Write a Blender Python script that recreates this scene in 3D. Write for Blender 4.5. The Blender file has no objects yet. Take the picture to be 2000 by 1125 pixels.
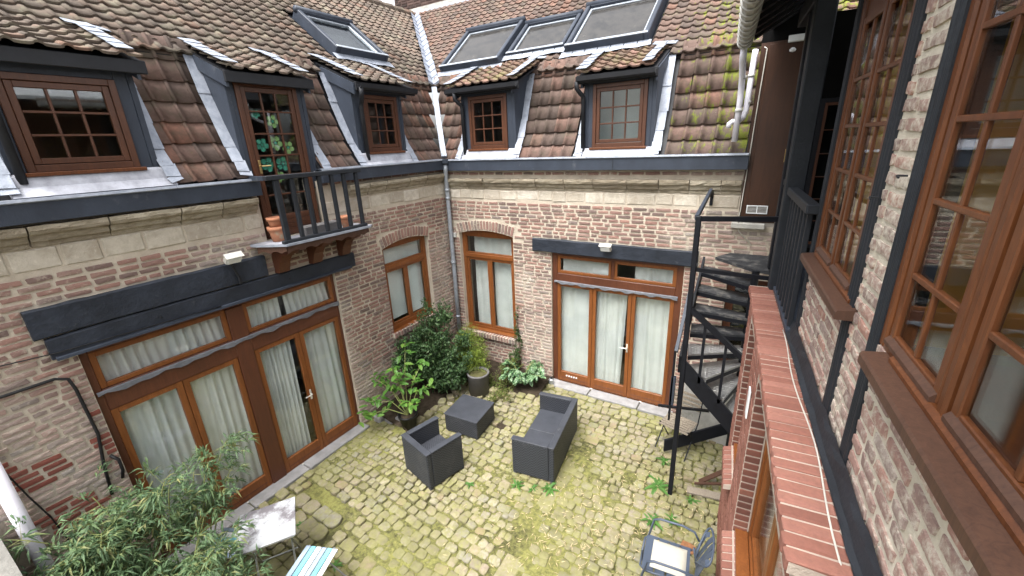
import bpy, math, random
import numpy as np
from mathutils import Vector, Matrix
random.seed(7); RNG = np.random.default_rng(7)
sc = bpy.context.scene; COL = sc.collection
rad = math.radians
# ------------------------------------------------------------------ camera, sky, sun, exposure
FPX, PITCH, ROLL, YAW, EYE = 822.8, .3315, -.0421, -.5518, 4.5
fwd = Vector((math.sin(YAW)*math.cos(PITCH), math.cos(YAW)*math.cos(PITCH), -math.sin(PITCH)))
rgt = Vector((math.cos(YAW), -math.sin(YAW), 0)); up0 = rgt.cross(fwd)
r2 = rgt*math.cos(ROLL)+up0*math.sin(ROLL); u2 = -rgt*math.sin(ROLL)+up0*math.cos(ROLL)
cd = bpy.data.cameras.new('camera'); cam = bpy.data.objects.new('camera', cd); COL.objects.link(cam)
m3 = Matrix((r2, u2, -fwd)).transposed(); cam.matrix_world = Matrix.Translation((0, 0, EYE)) @ m3.to_4x4()
cd.sensor_width = 36; cd.lens = FPX/2000*36; cd.clip_start = .02; cd.clip_end = 500
sc.camera = cam
SUN_EL, SUN_AZ = rad(66), rad(186)      # azimuth from +Y clockwise: light from behind the camera, high up
w = bpy.data.worlds.new('World'); sc.world = w; w.use_nodes = True
wn, wl = w.node_tree.nodes, w.node_tree.links
sky = wn.new('ShaderNodeTexSky'); sky.sky_type = 'NISHITA'; sky.sun_disc = False
sky.sun_elevation = SUN_EL; sky.sun_rotation = SUN_AZ; sky.air_density = 1.0; sky.dust_density = 6.0; sky.ozone_density = .6
hs = wn.new('ShaderNodeHueSaturation'); hs.inputs['Saturation'].default_value = .22   # overcast: a white sky
wl.new(sky.outputs[0], hs.inputs['Color']); wl.new(hs.outputs[0], wn['Background'].inputs[0])
wn['Background'].inputs[1].default_value = .15
sd = bpy.data.lights.new('sun', 'SUN'); sd.energy = 1.25; sd.angle = rad(35); sd.color = (1, .97, .93)
so = bpy.data.objects.new('sun', sd); COL.objects.link(so)
sdir = Vector((math.sin(SUN_AZ)*math.cos(SUN_EL), math.cos(SUN_AZ)*math.cos(SUN_EL), math.sin(SUN_EL)))
so.rotation_euler = sdir.to_track_quat('Z', 'Y').to_euler(); so.location = (0, -3, 14)
sc.view_settings.view_transform = 'Standard'; sc.view_settings.look = 'None'
sc.view_settings.exposure = 1.68; sc.view_settings.gamma = 1
sc.render.engine = 'CYCLES'
sc.cycles.use_denoising = True; sc.cycles.max_bounces = 8; sc.cycles.transparent_max_bounces = 16
sc.cycles.diffuse_bounces = 4; sc.cycles.glossy_bounces = 3

# ------------------------------------------------------------------ materials
def srgb(r, g, b):
    f = lambda c: (c/255/12.92 if c/255 <= .04045 else ((c/255+.055)/1.055)**2.4)
    return (f(r), f(g), f(b), 1)
class N:
    def __init__(s, name):
        s.m = bpy.data.materials.new(name); s.m.use_nodes = True
        s.t = s.m.node_tree; s.n = s.t.nodes; s.l = s.t.links; s.b = s.n['Principled BSDF']
    def new(s, typ, **kw):
        x = s.n.new('ShaderNode'+typ)
        for k, v in kw.items(): setattr(x, k, v)
        return x
    def put(s, a, b):
        if isinstance(a, (int, float, tuple, list)): b.default_value = a
        else: s.l.new(a, b)
    def pos(s, scale=(1, 1, 1), local=False):
        g = s.new('TexCoord').outputs['Object'] if local else s.new('NewGeometry').outputs['Position']
        mp = s.new('Mapping'); s.l.new(g, mp.inputs[0]); mp.inputs['Scale'].default_value = scale
        return mp.outputs[0]
    def noise(s, scale, detail=4, rough=.6, stretch=(1, 1, 1), dist=0, local=False):
        x = s.new('TexNoise'); s.l.new(s.pos(stretch, local), x.inputs['Vector'])
        x.inputs['Scale'].default_value = scale; x.inputs['Detail'].default_value = detail
        x.inputs['Roughness'].default_value = rough; x.inputs['Distortion'].default_value = dist
        return x.outputs['Fac']
    def math(s, op, a, b=0, clamp=False):
        x = s.new('Math', operation=op, use_clamp=clamp); s.put(a, x.inputs[0]); s.put(b, x.inputs[1]); return x.outputs[0]
    def rng(s, v, a, b, c=0, d=1):
        x = s.new('MapRange'); s.put(v, x.inputs[0])
        for i, q in enumerate((a, b, c, d)): x.inputs[i+1].default_value = q
        return x.outputs[0]
    def ramp(s, v, stops, interp='LINEAR'):
        x = s.new('ValToRGB'); cr = x.color_ramp; cr.interpolation = interp; s.put(v, x.inputs[0])
        while len(cr.elements) < len(stops): cr.elements.new(.5)
        for e, (p, c) in zip(cr.elements, stops): e.position = p; e.color = c if len(c) == 4 else (*c, 1)
        return x.outputs[0]
    def mix(s, f, a, b, mode='MIX'):
        x = s.new('Mix', data_type='RGBA', blend_type=mode); s.put(f, x.inputs[0])
        for v, i in ((a, 6), (b, 7)):
            if isinstance(v, (tuple, list)): v = v if len(v) == 4 else (*v, 1)
            s.put(v, x.inputs[i])
        return x.outputs[2]
    def rand(s):     # different for every object and for every loose piece of a joined mesh
        a = s.new('ObjectInfo').outputs['Random']; b = s.new('NewGeometry').outputs['Random Per Island']
        return s.math('FRACT', s.math('ADD', s.math('MULTIPLY', a, 7.31), s.math('MULTIPLY', b, 3.77)))
    def bump(s, h, strength=.3, dist=.01):
        x = s.new('Bump'); s.put(h, x.inputs['Height']); x.inputs['Strength'].default_value = strength
        x.inputs['Distance'].default_value = dist; s.l.new(x.outputs[0], s.b.inputs['Normal']); return x
    def done(s, col=None, rough=.7, spec=.3, metal=0):
        if col is not None: s.put(col if not isinstance(col, tuple) or len(col) == 4 else (*col, 1), s.b.inputs['Base Color'])
        s.put(rough, s.b.inputs['Roughness']); s.b.inputs['Specular IOR Level'].default_value = spec
        s.b.inputs['Metallic'].default_value = metal; return s.m
M = {}
def simple(name, col, rough=.6, var=.25, scale=6, bump=.15, bscale=60, spec=.3, metal=0, stretch=(1, 1, 1), dirt=None):
    n = N(name); f = n.noise(scale, 5, .65, stretch)
    c = n.mix(n.rng(f, .3, .7), tuple(x*(1-var) for x in col[:3]), tuple(min(1, x*(1+var)) for x in col[:3]))
    if dirt: c = n.mix(n.rng(n.noise(dirt[0], 5, .7), dirt[1], dirt[1]+.12), c, dirt[2])
    if bump: n.bump(n.noise(bscale, 4, .6, stretch), bump, .01)
    M[name] = n.done(c, rough, spec, metal); return M[name]
MORTAR = (.47, .41, .335)
def brickmat(name, stops, smear, mort=MORTAR, big=.9, pale=0.):
    n = N(name); c = n.ramp(n.rand(), stops)
    f1 = n.noise(38, 5, .7); c = n.mix(n.rng(f1, .35, .7, 0, .55), c, n.mix(.5, c, (.06, .045, .04)))
    f2 = n.noise(big, 4, .7); f3 = n.noise(26, 5, .75)
    s = n.rng(n.math('ADD', n.math('MULTIPLY', f2, .8), f3), smear, smear+.22, 0, .85)
    c = n.mix(s, c, mort)
    if pale: c = n.mix(n.rng(n.noise(.45, 3, .6), .5, .62, 0, pale), c, (.62, .58, .52))
    n.bump(n.math('ADD', f1, f3), .5, .006); M[name] = n.done(c, .9, .15); return M[name]
brickmat('old_brick', [(0, (.15, .112, .10)), (.2, (.215, .142, .122)), (.45, (.27, .16, .134)), (.7, (.31, .182, .147)), (.88, (.29, .198, .168)), (1, (.19, .158, .145))], .95, pale=.3)
brickmat('half_timber_brick', [(0, (.22, .165, .148)), (.3, (.28, .195, .17)), (.6, (.32, .21, .18)), (.85, (.35, .20, .16)), (1, (.30, .245, .22))], .84, (.54, .50, .42))
brickmat('facing_brick', [(0, (.205, .088, .066)), (.5, (.255, .112, .084)), (1, (.295, .14, .108))], 1.12, (.40, .33, .27))
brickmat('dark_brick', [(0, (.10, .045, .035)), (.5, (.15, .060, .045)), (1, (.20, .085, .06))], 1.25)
brickmat('neighbour_brick', [(0, (.035, .028, .026)), (.5, (.075, .05, .045)), (1, (.12, .08, .07))], 1.1, (.2, .18, .15))
brickmat('patch_brick', [(0, (.19, .065, .05)), (.5, (.24, .08, .06)), (1, (.28, .11, .085))], 1.08)
def mortarmat(name, a, b, dark):
    n = N(name); f = n.noise(5, 6, .7); g = n.noise(70, 4, .7)
    c = n.mix(n.rng(f, .3, .7), a, b); c = n.mix(n.rng(n.noise(1.1, 5, .7), .55, .72, 0, .6), c, dark)
    n.bump(n.math('ADD', n.math('MULTIPLY', f, 2), g), .8, .008); M[name] = n.done(c, .95, .1)
mortarmat('old_mortar', (.40, .345, .275), (.56, .50, .41), (.27, .23, .185))
mortarmat('pale_mortar', (.44, .40, .32), (.66, .615, .52), (.36, .32, .24))
mortarmat('facing_mortar', (.34, .28, .24), (.50, .43, .36), (.27, .21, .18))
def stonemat():
    n = N('limestone'); c = n.ramp(n.rand(), [(0, (.42, .375, .31)), (.5, (.53, .485, .405)), (1, (.62, .575, .50))])
    f = n.noise(7, 6, .7); c = n.mix(n.rng(f, .4, .75, 0, .7), c, (.26, .21, .15))
    c = n.mix(n.rng(n.noise(20, 5, .7), .58, .7, 0, .5), c, (.70, .65, .56))
    n.bump(n.math('ADD', f, n.noise(45, 4, .7)), .7, .012); M['limestone'] = n.done(c, .92, .15)
stonemat()
def corn():
    n = N('cornice_stone'); c = n.ramp(n.rand(), [(0, (.26, .225, .17)), (.5, (.33, .29, .22)), (1, (.40, .36, .28))])
    f = n.noise(9, 6, .7, (1, 1, 3)); c = n.mix(n.rng(f, .42, .7, 0, .75), c, (.15, .115, .075))
    n.bump(n.math('ADD', f, n.noise(45, 4, .7)), .8, .015); M['cornice_stone'] = n.done(c, .93, .15)
corn()
def tilemat(name, stops, moss_col, moss_amt, lichen, right_moss):
    n = N(name); c = n.ramp(n.rand(), stops)
    f = n.noise(14, 5, .7); c = n.mix(n.rng(f, .38, .68, 0, .6), c, (.075, .055, .045))
    c = n.mix(n.rng(n.noise(3.5, 6, .75), .5, .72, 0, moss_amt), c, moss_col)
    c = n.mix(n.rng(n.noise(45, 3, .7), .66, .74, 0, lichen), c, (.42, .40, .33))
    if right_moss:      # bright moss colonies growing on the damp right-hand end of the back roof
        sx = n.new('SeparateXYZ'); n.l.new(n.new('NewGeometry').outputs['Position'], sx.inputs[0])
        g = n.math('MULTIPLY', n.rng(sx.outputs[0], -2.4, -.5, -.02, .19), n.rng(sx.outputs[1], 6.4, 6.6))
        k = n.math('ADD', n.noise(5.5, 5, .75, (1.9, 1, .8)), g)
        c = n.mix(n.rng(k, .67, .76, 0, .85), c, n.mix(n.noise(60, 3), (.12, .15, .02), (.24, .28, .045)))
    n.bump(n.math('ADD', f, n.noise(80, 3)), .4, .006); M[name] = n.done(c, .92, .1)
tilemat('mansard_tile', [(0, (.11, .087, .076)), (.3, (.155, .112, .096)), (.6, (.18, .122, .103)), (.88, (.20, .125, .102)), (.96, (.26, .128, .09)), (1, (.15, .135, .115))], (.14, .125, .09), .6, .3, True)
tilemat('roof_tile', [(0, (.115, .098, .084)), (.3, (.145, .119, .10)), (.6, (.165, .130, .107)), (.9, (.185, .138, .112)), (1, (.20, .128, .098))], (.235, .22, .165), .9, .5, False)
tilemat('roof_tile_back', [(0, (.108, .086, .076)), (.3, (.138, .104, .09)), (.6, (.158, .112, .095)), (.9, (.18, .118, .097)), (1, (.205, .12, .092))], (.20, .18, .13), .65, .4, True)
tilemat('dormer_tile_back', [(0, (.125, .095, .075)), (.4, (.155, .108, .082)), (.8, (.185, .115, .088)), (1, (.25, .15, .125))], (.20, .205, .085), .8, .4, True)
def leadmat():
    n = N('lead'); f = n.noise(9, 6, .7); c = n.mix(n.rng(f, .3, .7), (.19, .215, .26), (.35, .38, .44))
    c = n.mix(n.rng(n.noise(3, 5, .7), .6, .75, 0, .5), c, (.30, .29, .31)); n.bump(n.noise(22, 5, .6), .6, .01)
    M['lead'] = n.done(c, .5, .5, .15)
leadmat()
simple('dull_lead', (.33, .34, .38), .6, .3, 7, .5, 20)
simple('dark_lead', (.13, .135, .15), .6, .3, 7, .5, 20)
simple('zinc', (.30, .33, .37), .45, .25, 8, .2, 40, .5, .3)
simple('slate_paint', (.031, .039, .055), .55, .22, 4, .25, 40, .35, stretch=(1, 1, .6), dirt=(5, .62, (.075, .082, .095)))
simple('beam_paint', (.021, .026, .037), .6, .35, 3, 1., 14, .3, stretch=(1, 1, 1), dirt=(7, .63, (.055, .06, .07)))
simple('stud_paint', (.016, .019, .024), .6, .25, 4, .4, 30, .3)
simple('black_paint', (.008, .009, .012), .6, .35, 8, .2, 60, .4)
simple('stair_paint', (.0065, .0075, .011), .55, .3, 8, .1, 60, .25)
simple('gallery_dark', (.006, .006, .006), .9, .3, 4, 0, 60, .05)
simple('tread_paint', (.032, .034, .038), .6, .6, 9, .4, 40, .4, dirt=(9, .52, (.12, .115, .105)))
def woodmat(name, a, b, rough=.42, sc_=6):
    n = N(name); f = n.noise(sc_, 6, .7, (5, 5, .55), 1.2); g = n.noise(1.3, 3)
    c = n.mix(n.rng(f, .3, .72), a, b); c = n.mix(n.rng(g, .4, .7, 0, .4), c, tuple(x*.6 for x in a))
    n.bump(f, .12, .004); M[name] = n.done(c, rough, .4)
woodmat('varnished_wood', (.135, .042, .011), (.255, .088, .023))
woodmat('dark_varnish', (.075, .026, .014), (.125, .042, .020))
woodmat('window_wood', (.066, .021, .007), (.155, .053, .017), .38, 8)
woodmat('dormer_wood', (.055, .021, .011), (.105, .040, .019))
woodmat('sill_wood', (.050, .024, .016), (.105, .052, .032), .55, 9)
woodmat('brown_panel', (.034, .013, .006), (.064, .024, .010), .45, 4)
woodmat('weathered_wood', (.16, .13, .10), (.30, .26, .20), .85, 9)
def glassmat(name, tint, refl=.06, power=4.0, rough=.02):
    n = N(name); n.n.remove(n.b); out = n.n['Material Output']
    tr = n.new('BsdfTransparent'); tr.inputs[0].default_value = (*tint, 1)
    gl = n.new('BsdfGlossy'); gl.inputs['Roughness'].default_value = rough; gl.inputs[0].default_value = (.95, .97, 1, 1)
    lw = n.new('LayerWeight'); lw.inputs[0].default_value = .5
    f = n.math('ADD', n.math('MULTIPLY', n.math('POWER', lw.outputs['Facing'], power), .50), refl, True)
    mx = n.new('MixShader'); n.l.new(f, mx.inputs[0]); n.l.new(tr.outputs[0], mx.inputs[1]); n.l.new(gl.outputs[0], mx.inputs[2])
    n.l.new(mx.outputs[0], out.inputs[0]); M[name] = n.m
glassmat('glass', (.95, .97, .96), .05, 5)
def roofglass():
    n = N('roof_glass'); f = n.noise(6, 6, .75); c = n.mix(n.rng(f, .45, .75), (.022, .021, .020), (.07, .065, .056)); c = n.mix(n.rng(n.noise(3, 4, .7), .42, .62, 0, .7), c, (.040, .037, .034))  # dark mottled tones stand in for reflections of the roofs and walls opposite
    M['roof_glass'] = n.done(c, n.rng(f, .4, .7, .06, .3), .5)
roofglass()
def curtmat():
    n = N('curtain'); n.n.remove(n.b); out = n.n['Material Output']
    c = n.mix(n.rng(n.noise(3, 4), .35, .65), (.78, .80, .79), (.90, .91, .90))
    d = n.new('BsdfDiffuse'); t = n.new('BsdfTranslucent'); n.l.new(c, d.inputs[0]); n.l.new(c, t.inputs[0])
    mx = n.new('MixShader'); mx.inputs[0].default_value = .25; n.l.new(d.outputs[0], mx.inputs[1]); n.l.new(t.outputs[0], mx.inputs[2])
    tp = n.new('BsdfTransparent'); m2 = n.new('MixShader'); m2.inputs[0].default_value = .12
    n.l.new(mx.outputs[0], m2.inputs[1]); n.l.new(tp.outputs[0], m2.inputs[2]); n.l.new(m2.outputs[0], out.inputs[0]); M['curtain'] = n.m
curtmat()
simple('blind', (.62, .66, .66), .7, .06, 3, 0)
simple('room_dark', (.16, .15, .135), .9, .2, 2, 0)
simple('room_ochre', (.52, .30, .07), .8, .1, 2, .1, 30)
simple('room_floor', (.14, .075, .035), .5, .3, 3, 0)
simple('white_plastic', (.72, .71, .78), .35, .08, 4, .05, 50, .5, dirt=(6, .66, (.45, .42, .40)))
simple('grey_plastic', (.44, .44, .42), .5, .15, 5, .1, 40)
simple('galvanised', (.40, .42, .43), .42, .3, 18, .3, 60, .5, .6)
simple('brass', (.62, .45, .20), .3, .1, 5, 0, 50, .5, .9)
simple('light_metal', (.58, .57, .52), .45, .15, 9, .1, 50, .5, .3)
simple('concrete', (.38, .37, .34), .9, .25, 5, .6, 40, .2, dirt=(3, .55, (.20, .20, .15)))
simple('bluestone', (.24, .235, .235), .75, .25, 5, .4, 30, .3, dirt=(4, .6, (.22, .21, .18)))
simple('render_wall', (.17, .165, .15), .95, .25, 6, .9, 45, .1)
simple('terracotta', (.42, .19, .11), .85, .2, 8, .2, 40, .2, dirt=(5, .55, (.36, .33, .24)))
simple('grey_pot', (.12, .115, .115), .65, .2, 5, .2, 60)
simple('black_pot', (.012, .012, .012), .5, .3, 6, 0)
simple('soil', (.045, .035, .025), 1, .5, 9, 1., 25, .05)
simple('dirty_water', (.09, .085, .04), .12, .4, 7, 0, 50, .5)
simple('cable_black', (.012, .012, .013), .6, .3, 5, 0)
simple('cable_white', (.48, .46, .41), .6, .15, 5, 0)
simple('red_plastic', (.5, .03, .03), .5, .1, 5, 0)
simple('table_white', (.36, .37, .39), .5, .25, 5, .15, 60, .3, dirt=(3.4, .47, (.13, .12, .13)))
simple('chair_blue_metal', (.055, .072, .105), .45, .12, 4, 0, 50, .45)
simple('cushion_white', (.43, .41, .35), .9, .08, 7, .35, 25, .1)
simple('slat_turquoise', (.16, .40, .47), .5, .15, 6, 0)
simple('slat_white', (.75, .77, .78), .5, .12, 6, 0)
simple('slat_blue', (.26, .33, .42), .5, .12, 6, 0)
simple('decal_green', (.05, .24, .17), .5, .3, 14, 0)
simple('decal_lime', (.20, .34, .13), .5, .25, 14, 0)
simple('bark', (.10, .075, .05), .95, .4, 30, .6, 60, .1)
simple('cane', (.20, .22, .08), .6, .3, 12, .1)
simple('leaf_litter', (.45, .36, .21), .85, .35, 40, 0)
simple('dead_leaf', (.22, .10, .045), .8, .3, 20, 0)
simple('neutral_paper', (.7, .72, .76), .7, .05, 5, 0)
def rattan():
    n = N('rattan'); ck = n.new('TexChecker'); mp = n.new('Mapping'); n.l.new(n.new('NewGeometry').outputs['Position'], mp.inputs[0]); mp.inputs['Rotation'].default_value = (0, 0, .14)
    n.l.new(mp.outputs[0], ck.inputs[0]); ck.inputs['Scale'].default_value = 48
    c = n.mix(ck.outputs['Fac'], (.020, .022, .028), (.044, .048, .058)); c = n.mix(n.rng(n.noise(4, 5, .7), .52, .75, 0, .4), c, (.10, .10, .105))
    n.bump(n.math('ADD', ck.outputs['Fac'], n.noise(120, 2)), .5, .006); M['rattan'] = n.done(c, .55, .35)
rattan()
simple('rattan_plain', (.040, .044, .054), .5, .2, 5, .25, 120, .4, dirt=(6, .66, (.13, .13, .14)))
def leafmat(name, stops, trans=.3, rough=.5):
    n = N(name); n.n.remove(n.b); out = n.n['Material Output']
    c = n.mix(n.rng(n.noise(4, 3), .35, .65, 0, .5), n.ramp(n.rand(), stops), stops[0][1])
    d = n.new('BsdfPrincipled'); n.l.new(c, d.inputs['Base Color']); d.inputs['Roughness'].default_value = rough; d.inputs['Specular IOR Level'].default_value = .3
    t = n.new('BsdfTranslucent'); n.l.new(c, t.inputs[0]); mx = n.new('MixShader'); mx.inputs[0].default_value = trans
    n.l.new(d.outputs[0], mx.inputs[1]); n.l.new(t.outputs[0], mx.inputs[2]); n.l.new(mx.outputs[0], out.inputs[0]); M[name] = n.m
leafmat('leaf_dark', [(0, (.034, .072, .028)), (.6, (.072, .135, .052)), (1, (.125, .195, .078))], .25, .4)
leafmat('leaf_gold', [(0, (.11, .17, .025)), (.6, (.21, .29, .045)), (1, (.32, .38, .06))])
leafmat('leaf_lemon', [(0, (.065, .16, .030)), (.6, (.11, .24, .045)), (1, (.22, .36, .07))], .35, .4)
leafmat('leaf_bamboo', [(0, (.08, .14, .07)), (.5, (.135, .215, .105)), (.85, (.18, .26, .11)), (1, (.30, .28, .11))], .42)
leafmat('leaf_weed', [(0, (.06, .15, .03)), (1, (.12, .26, .06))], .35)
leafmat('leaf_ivy', [(0, (.03, .07, .02)), (1, (.09, .15, .04))])
leafmat('leaf_cover', [(0, (.07, .10, .02)), (.6, (.14, .19, .04)), (1, (.25, .20, .09))])
def varileaf():
    n = N('leaf_variegated'); n.n.remove(n.b); out = n.n['Material Output']
    f = n.noise(38, 3, .6); c = n.mix(n.rng(f, .47, .56), (.035, .10, .035), (.24, .36, .19))
    d = n.new('BsdfPrincipled'); n.l.new(c, d.inputs['Base Color']); d.inputs['Roughness'].default_value = .4
    t = n.new('BsdfTranslucent'); n.l.new(c, t.inputs[0]); mx = n.new('MixShader'); mx.inputs[0].default_value = .25
    n.l.new(d.outputs[0], mx.inputs[1]); n.l.new(t.outputs[0], mx.inputs[2]); n.l.new(mx.outputs[0], out.inputs[0]); M['leaf_variegated'] = n.m
varileaf()
def cobblemat():
    n = N('cobble'); c = n.ramp(n.rand(), [(0, (.17, .148, .11)), (.2, (.235, .205, .15)), (.4, (.28, .245, .18)), (.6, (.275, .225, .175)), (.75, (.22, .21, .18)), (.9, (.33, .295, .225)), (1, (.245, .17, .125))])
    f = n.noise(24, 5, .7); c = n.mix(n.rng(f, .4, .72, 0, .55), c, (.14, .115, .075))
    moss = n.math('ADD', n.math('MULTIPLY', n.noise(.8, 4, .7), .9), n.noise(15, 4, .7))
    c = n.mix(n.rng(moss, .76, 1.06, 0, .85), c, n.mix(n.noise(33, 3), (.15, .152, .05), (.27, .26, .105)))
    c = n.mix(n.rng(n.noise(.75, 5, .75), .46, .66, 0, .62), c, n.mix(n.noise(22, 4), (.075, .07, .035), (.15, .14, .075)))
    n.bump(n.math('ADD', f, n.noise(70, 3)), .5, .008); M['cobble'] = n.done(c, .85, .25)
cobblemat()
def groundmat():
    n = N('joint_moss'); f = n.noise(.9, 5, .7); g = n.noise(18, 5, .7)
    k = n.math('ADD', n.math('MULTIPLY', f, .9), n.math('MULTIPLY', g, .8))
    c = n.mix(n.rng(k, .70, 1.0), (.06, .058, .03), (.235, .232, .08)); c = n.mix(n.rng(n.noise(1.6, 5, .7), .58, .70, 0, .6), c, (.36, .33, .19))
    c = n.mix(n.rng(n.noise(60, 4, .7), .5, .7, 0, .45), c, (.10, .10, .03))
    n.bump(n.math('ADD', g, n.noise(90, 3)), .9, .015); M['joint_moss'] = n.done(c, 1, .05)
groundmat()
simple('outer_ground', (.16, .15, .12), 1, .3, 2, .5, 20)
def chequer():
    n = N('chequer_plate'); c = n.mix(n.rng(n.noise(12, 5), .35, .7), (.30, .30, .30), (.50, .50, .49)); n.bump(n.noise(60, 2), .2, .004)
    M['chequer_plate'] = n.done(c, .38, .5, .75)
chequer()
# ------------------------------------------------------------------ mesh helpers
class Fr:       # a wall's own frame: u along it, v up, n out of it towards the courtyard
    def __init__(s, O, U, V, Nn): s.O, s.U, s.V, s.N = (Vector(x) for x in (O, U, V, Nn))
    def __call__(s, u, v, n=0): return s.O+s.U*u+s.V*v+s.N*n
WLD = Fr((0, 0, 0), (1, 0, 0), (0, 0, 1), (0, -1, 0))
class MB:
    def __init__(s): s.v = []; s.f = []
    def add(s, vs, fs):
        b = len(s.v); s.v += [tuple(x) for x in vs]; s.f += [tuple(b+i for i in f) for f in fs]; return s
    def box(s, fr, u0, u1, v0, v1, n0, n1):
        p = [fr(u, v, n) for n in (n0, n1) for v in (v0, v1) for u in (u0, u1)]
        return s.add(p, [(0, 2, 3, 1), (4, 5, 7, 6), (0, 1, 5, 4), (2, 6, 7, 3), (0, 4, 6, 2), (1, 3, 7, 5)])
    def bbox(s, fr, u0, u1, v0, v1, n0, n1, b=.006):   # a box with chamfered edges
        cu, cv, cn = (u0+u1)/2, (v0+v1)/2, (n0+n1)/2; h = [abs(u1-u0)/2, abs(v1-v0)/2, abs(n1-n0)/2]
        b = min(b, min(h)*.45); vs = []; idx = {}
        for ax in range(3):
            for sx in (-1, 1):
                for sy in (-1, 1):
                    for sz in (-1, 1):
                        sg = (sx, sy, sz); q = [sg[k]*(h[k]-(0 if k == ax else b)) for k in range(3)]
                        idx[(ax, sg)] = len(vs); vs.append(fr(cu+q[0], cv+q[1], cn+q[2]))
        fs = []
        for ax in range(3):
            o = [k for k in range(3) if k != ax]
            for sg in (-1, 1):
                ring = []
                for a, c in ((-1, -1), (1, -1), (1, 1), (-1, 1)):
                    t = [0, 0, 0]; t[ax] = sg; t[o[0]] = a; t[o[1]] = c; ring.append(idx[(ax, tuple(t))])
                fs.append(ring)
        for ax in range(3):
            o = [k for k in range(3) if k != ax]
            for a in (-1, 1):
                for c in (-1, 1):
                    q = []
                    for e in (-1, 1):
                        t = [0, 0, 0]; t[ax] = e; t[o[0]] = a; t[o[1]] = c; q.append((idx[(o[0], tuple(t))], idx[(o[1], tuple(t))]))
                    fs.append((q[0][0], q[0][1], q[1][1], q[1][0]))
        for sx in (-1, 1):
            for sy in (-1, 1):
                for sz in (-1, 1): fs.append(tuple(idx[(k, (sx, sy, sz))] for k in range(3)))
        return s.add(vs, fs)
    def prism(s, a, b):         # two matching outlines
        n = len(a)
        return s.add(list(a)+list(b), [tuple(range(n))[::-1], tuple(range(n, 2*n))]+[(i, (i+1) % n, n+(i+1) % n, n+i) for i in range(n)])
    def prof(s, fr, pts, u0, u1):   # outline in (n, v) run along u
        return s.prism([fr(u0, v, n) for n, v in pts], [fr(u1, v, n) for n, v in pts])
    def tube(s, path, r, seg=8, cap=True):
        P = [Vector(p) for p in path]; rs = r if isinstance(r, (list, tuple)) else [r]*len(P); rings = []
        ref = None
        for i, p in enumerate(P):
            d = (P[min(i+1, len(P)-1)]-P[max(i-1, 0)]).normalized()
            if ref is None: ref = d.orthogonal().normalized()
            ref = (ref-d*ref.dot(d)).normalized(); c = d.cross(ref)
            rings.append([p+(ref*math.cos(2*math.pi*k/seg)+c*math.sin(2*math.pi*k/seg))*rs[i] for k in range(seg)])
        vs = [q for g in rings for q in g]; fs = []
        for i in range(len(P)-1):
            for k in range(seg): fs.append((i*seg+k, i*seg+(k+1) % seg, (i+1)*seg+(k+1) % seg, (i+1)*seg+k))
        if cap: fs += [tuple(range(seg))[::-1], tuple((len(P)-1)*seg+k for k in range(seg))]
        return s.add(vs, fs)
    def bar(s, a, b, wd, ht, upv=(0, 0, 1)):        # straight bar of rectangular section
        a, b = Vector(a), Vector(b); d = (b-a).normalized(); up = Vector(upv)
        if abs(d.dot(up)) > .98: up = Vector((0, 1, 0))
        sd_ = d.cross(up).normalized(); up = sd_.cross(d)
        q = lambda p: [p+sd_*x*wd/2+up*y*ht/2 for x, y in ((-1, -1), (1, -1), (1, 1), (-1, 1))]
        return s.prism(q(a), q(b))
    def lathe(s, c, prof, seg=20):
        c = Vector(c); vs = []; fs = []
        for r, z in prof:
            for k in range(seg): vs.append(c+Vector((r*math.cos(2*math.pi*k/seg), r*math.sin(2*math.pi*k/seg), z)))
        for i in range(len(prof)-1):
            for k in range(seg): fs.append((i*seg+k, i*seg+(k+1) % seg, (i+1)*seg+(k+1) % seg, (i+1)*seg+k))
        return s.add(vs, fs+[tuple(range(seg))[::-1], tuple((len(prof)-1)*seg+k for k in range(seg))])
    def grid(s, fn, nu, nv):
        vs = [fn(i/nu, j/nv) for j in range(nv+1) for i in range(nu+1)]
        return s.add(vs, [(j*(nu+1)+i, j*(nu+1)+i+1, (j+1)*(nu+1)+i+1, (j+1)*(nu+1)+i) for j in range(nv) for i in range(nu)])
    def mesh(s, name, mat, smooth=False):
        me = bpy.data.meshes.new(name); me.from_pydata([tuple(v) for v in s.v], [], s.f)
        if mat: me.materials.append(M[mat] if isinstance(mat, str) else mat)
        if smooth: me.polygons.foreach_set('use_smooth', [True]*len(me.polygons))
        me.update(); return me
    def build(s, name, mat, parent=None, smooth=False, kind=None, label=None):
        return link(name, s.mesh(name, mat, smooth), parent, kind, label)
def link(name, me, parent=None, kind=None, label=None):
    o = bpy.data.objects.new(name, me); COL.objects.link(o)
    if parent is not None:
        o.parent = parent
        if parent.type == 'EMPTY': o.matrix_parent_inverse = Matrix.Translation(-parent.location)
    if kind: o['kind'] = kind
    if label: o['label'] = label
    return o
def tag(o, label, cat, group=None):
    o['label'] = label; o['category'] = cat
    if group: o['group'] = group
    return o
def thing(name, label, cat, loc=(0, 0, 0), group=None):
    o = bpy.data.objects.new(name, None); COL.objects.link(o); o.location = loc; o.empty_display_size = .2
    return tag(o, label, cat, group)
def bars(name, mat, parent, fr, rects, n0, n1, b=.004):
    for r in rects: MB().bbox(fr, *r, n0, n1, b).build(name, mat, parent)
EYEV = Vector((0, 0, EYE))
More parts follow.
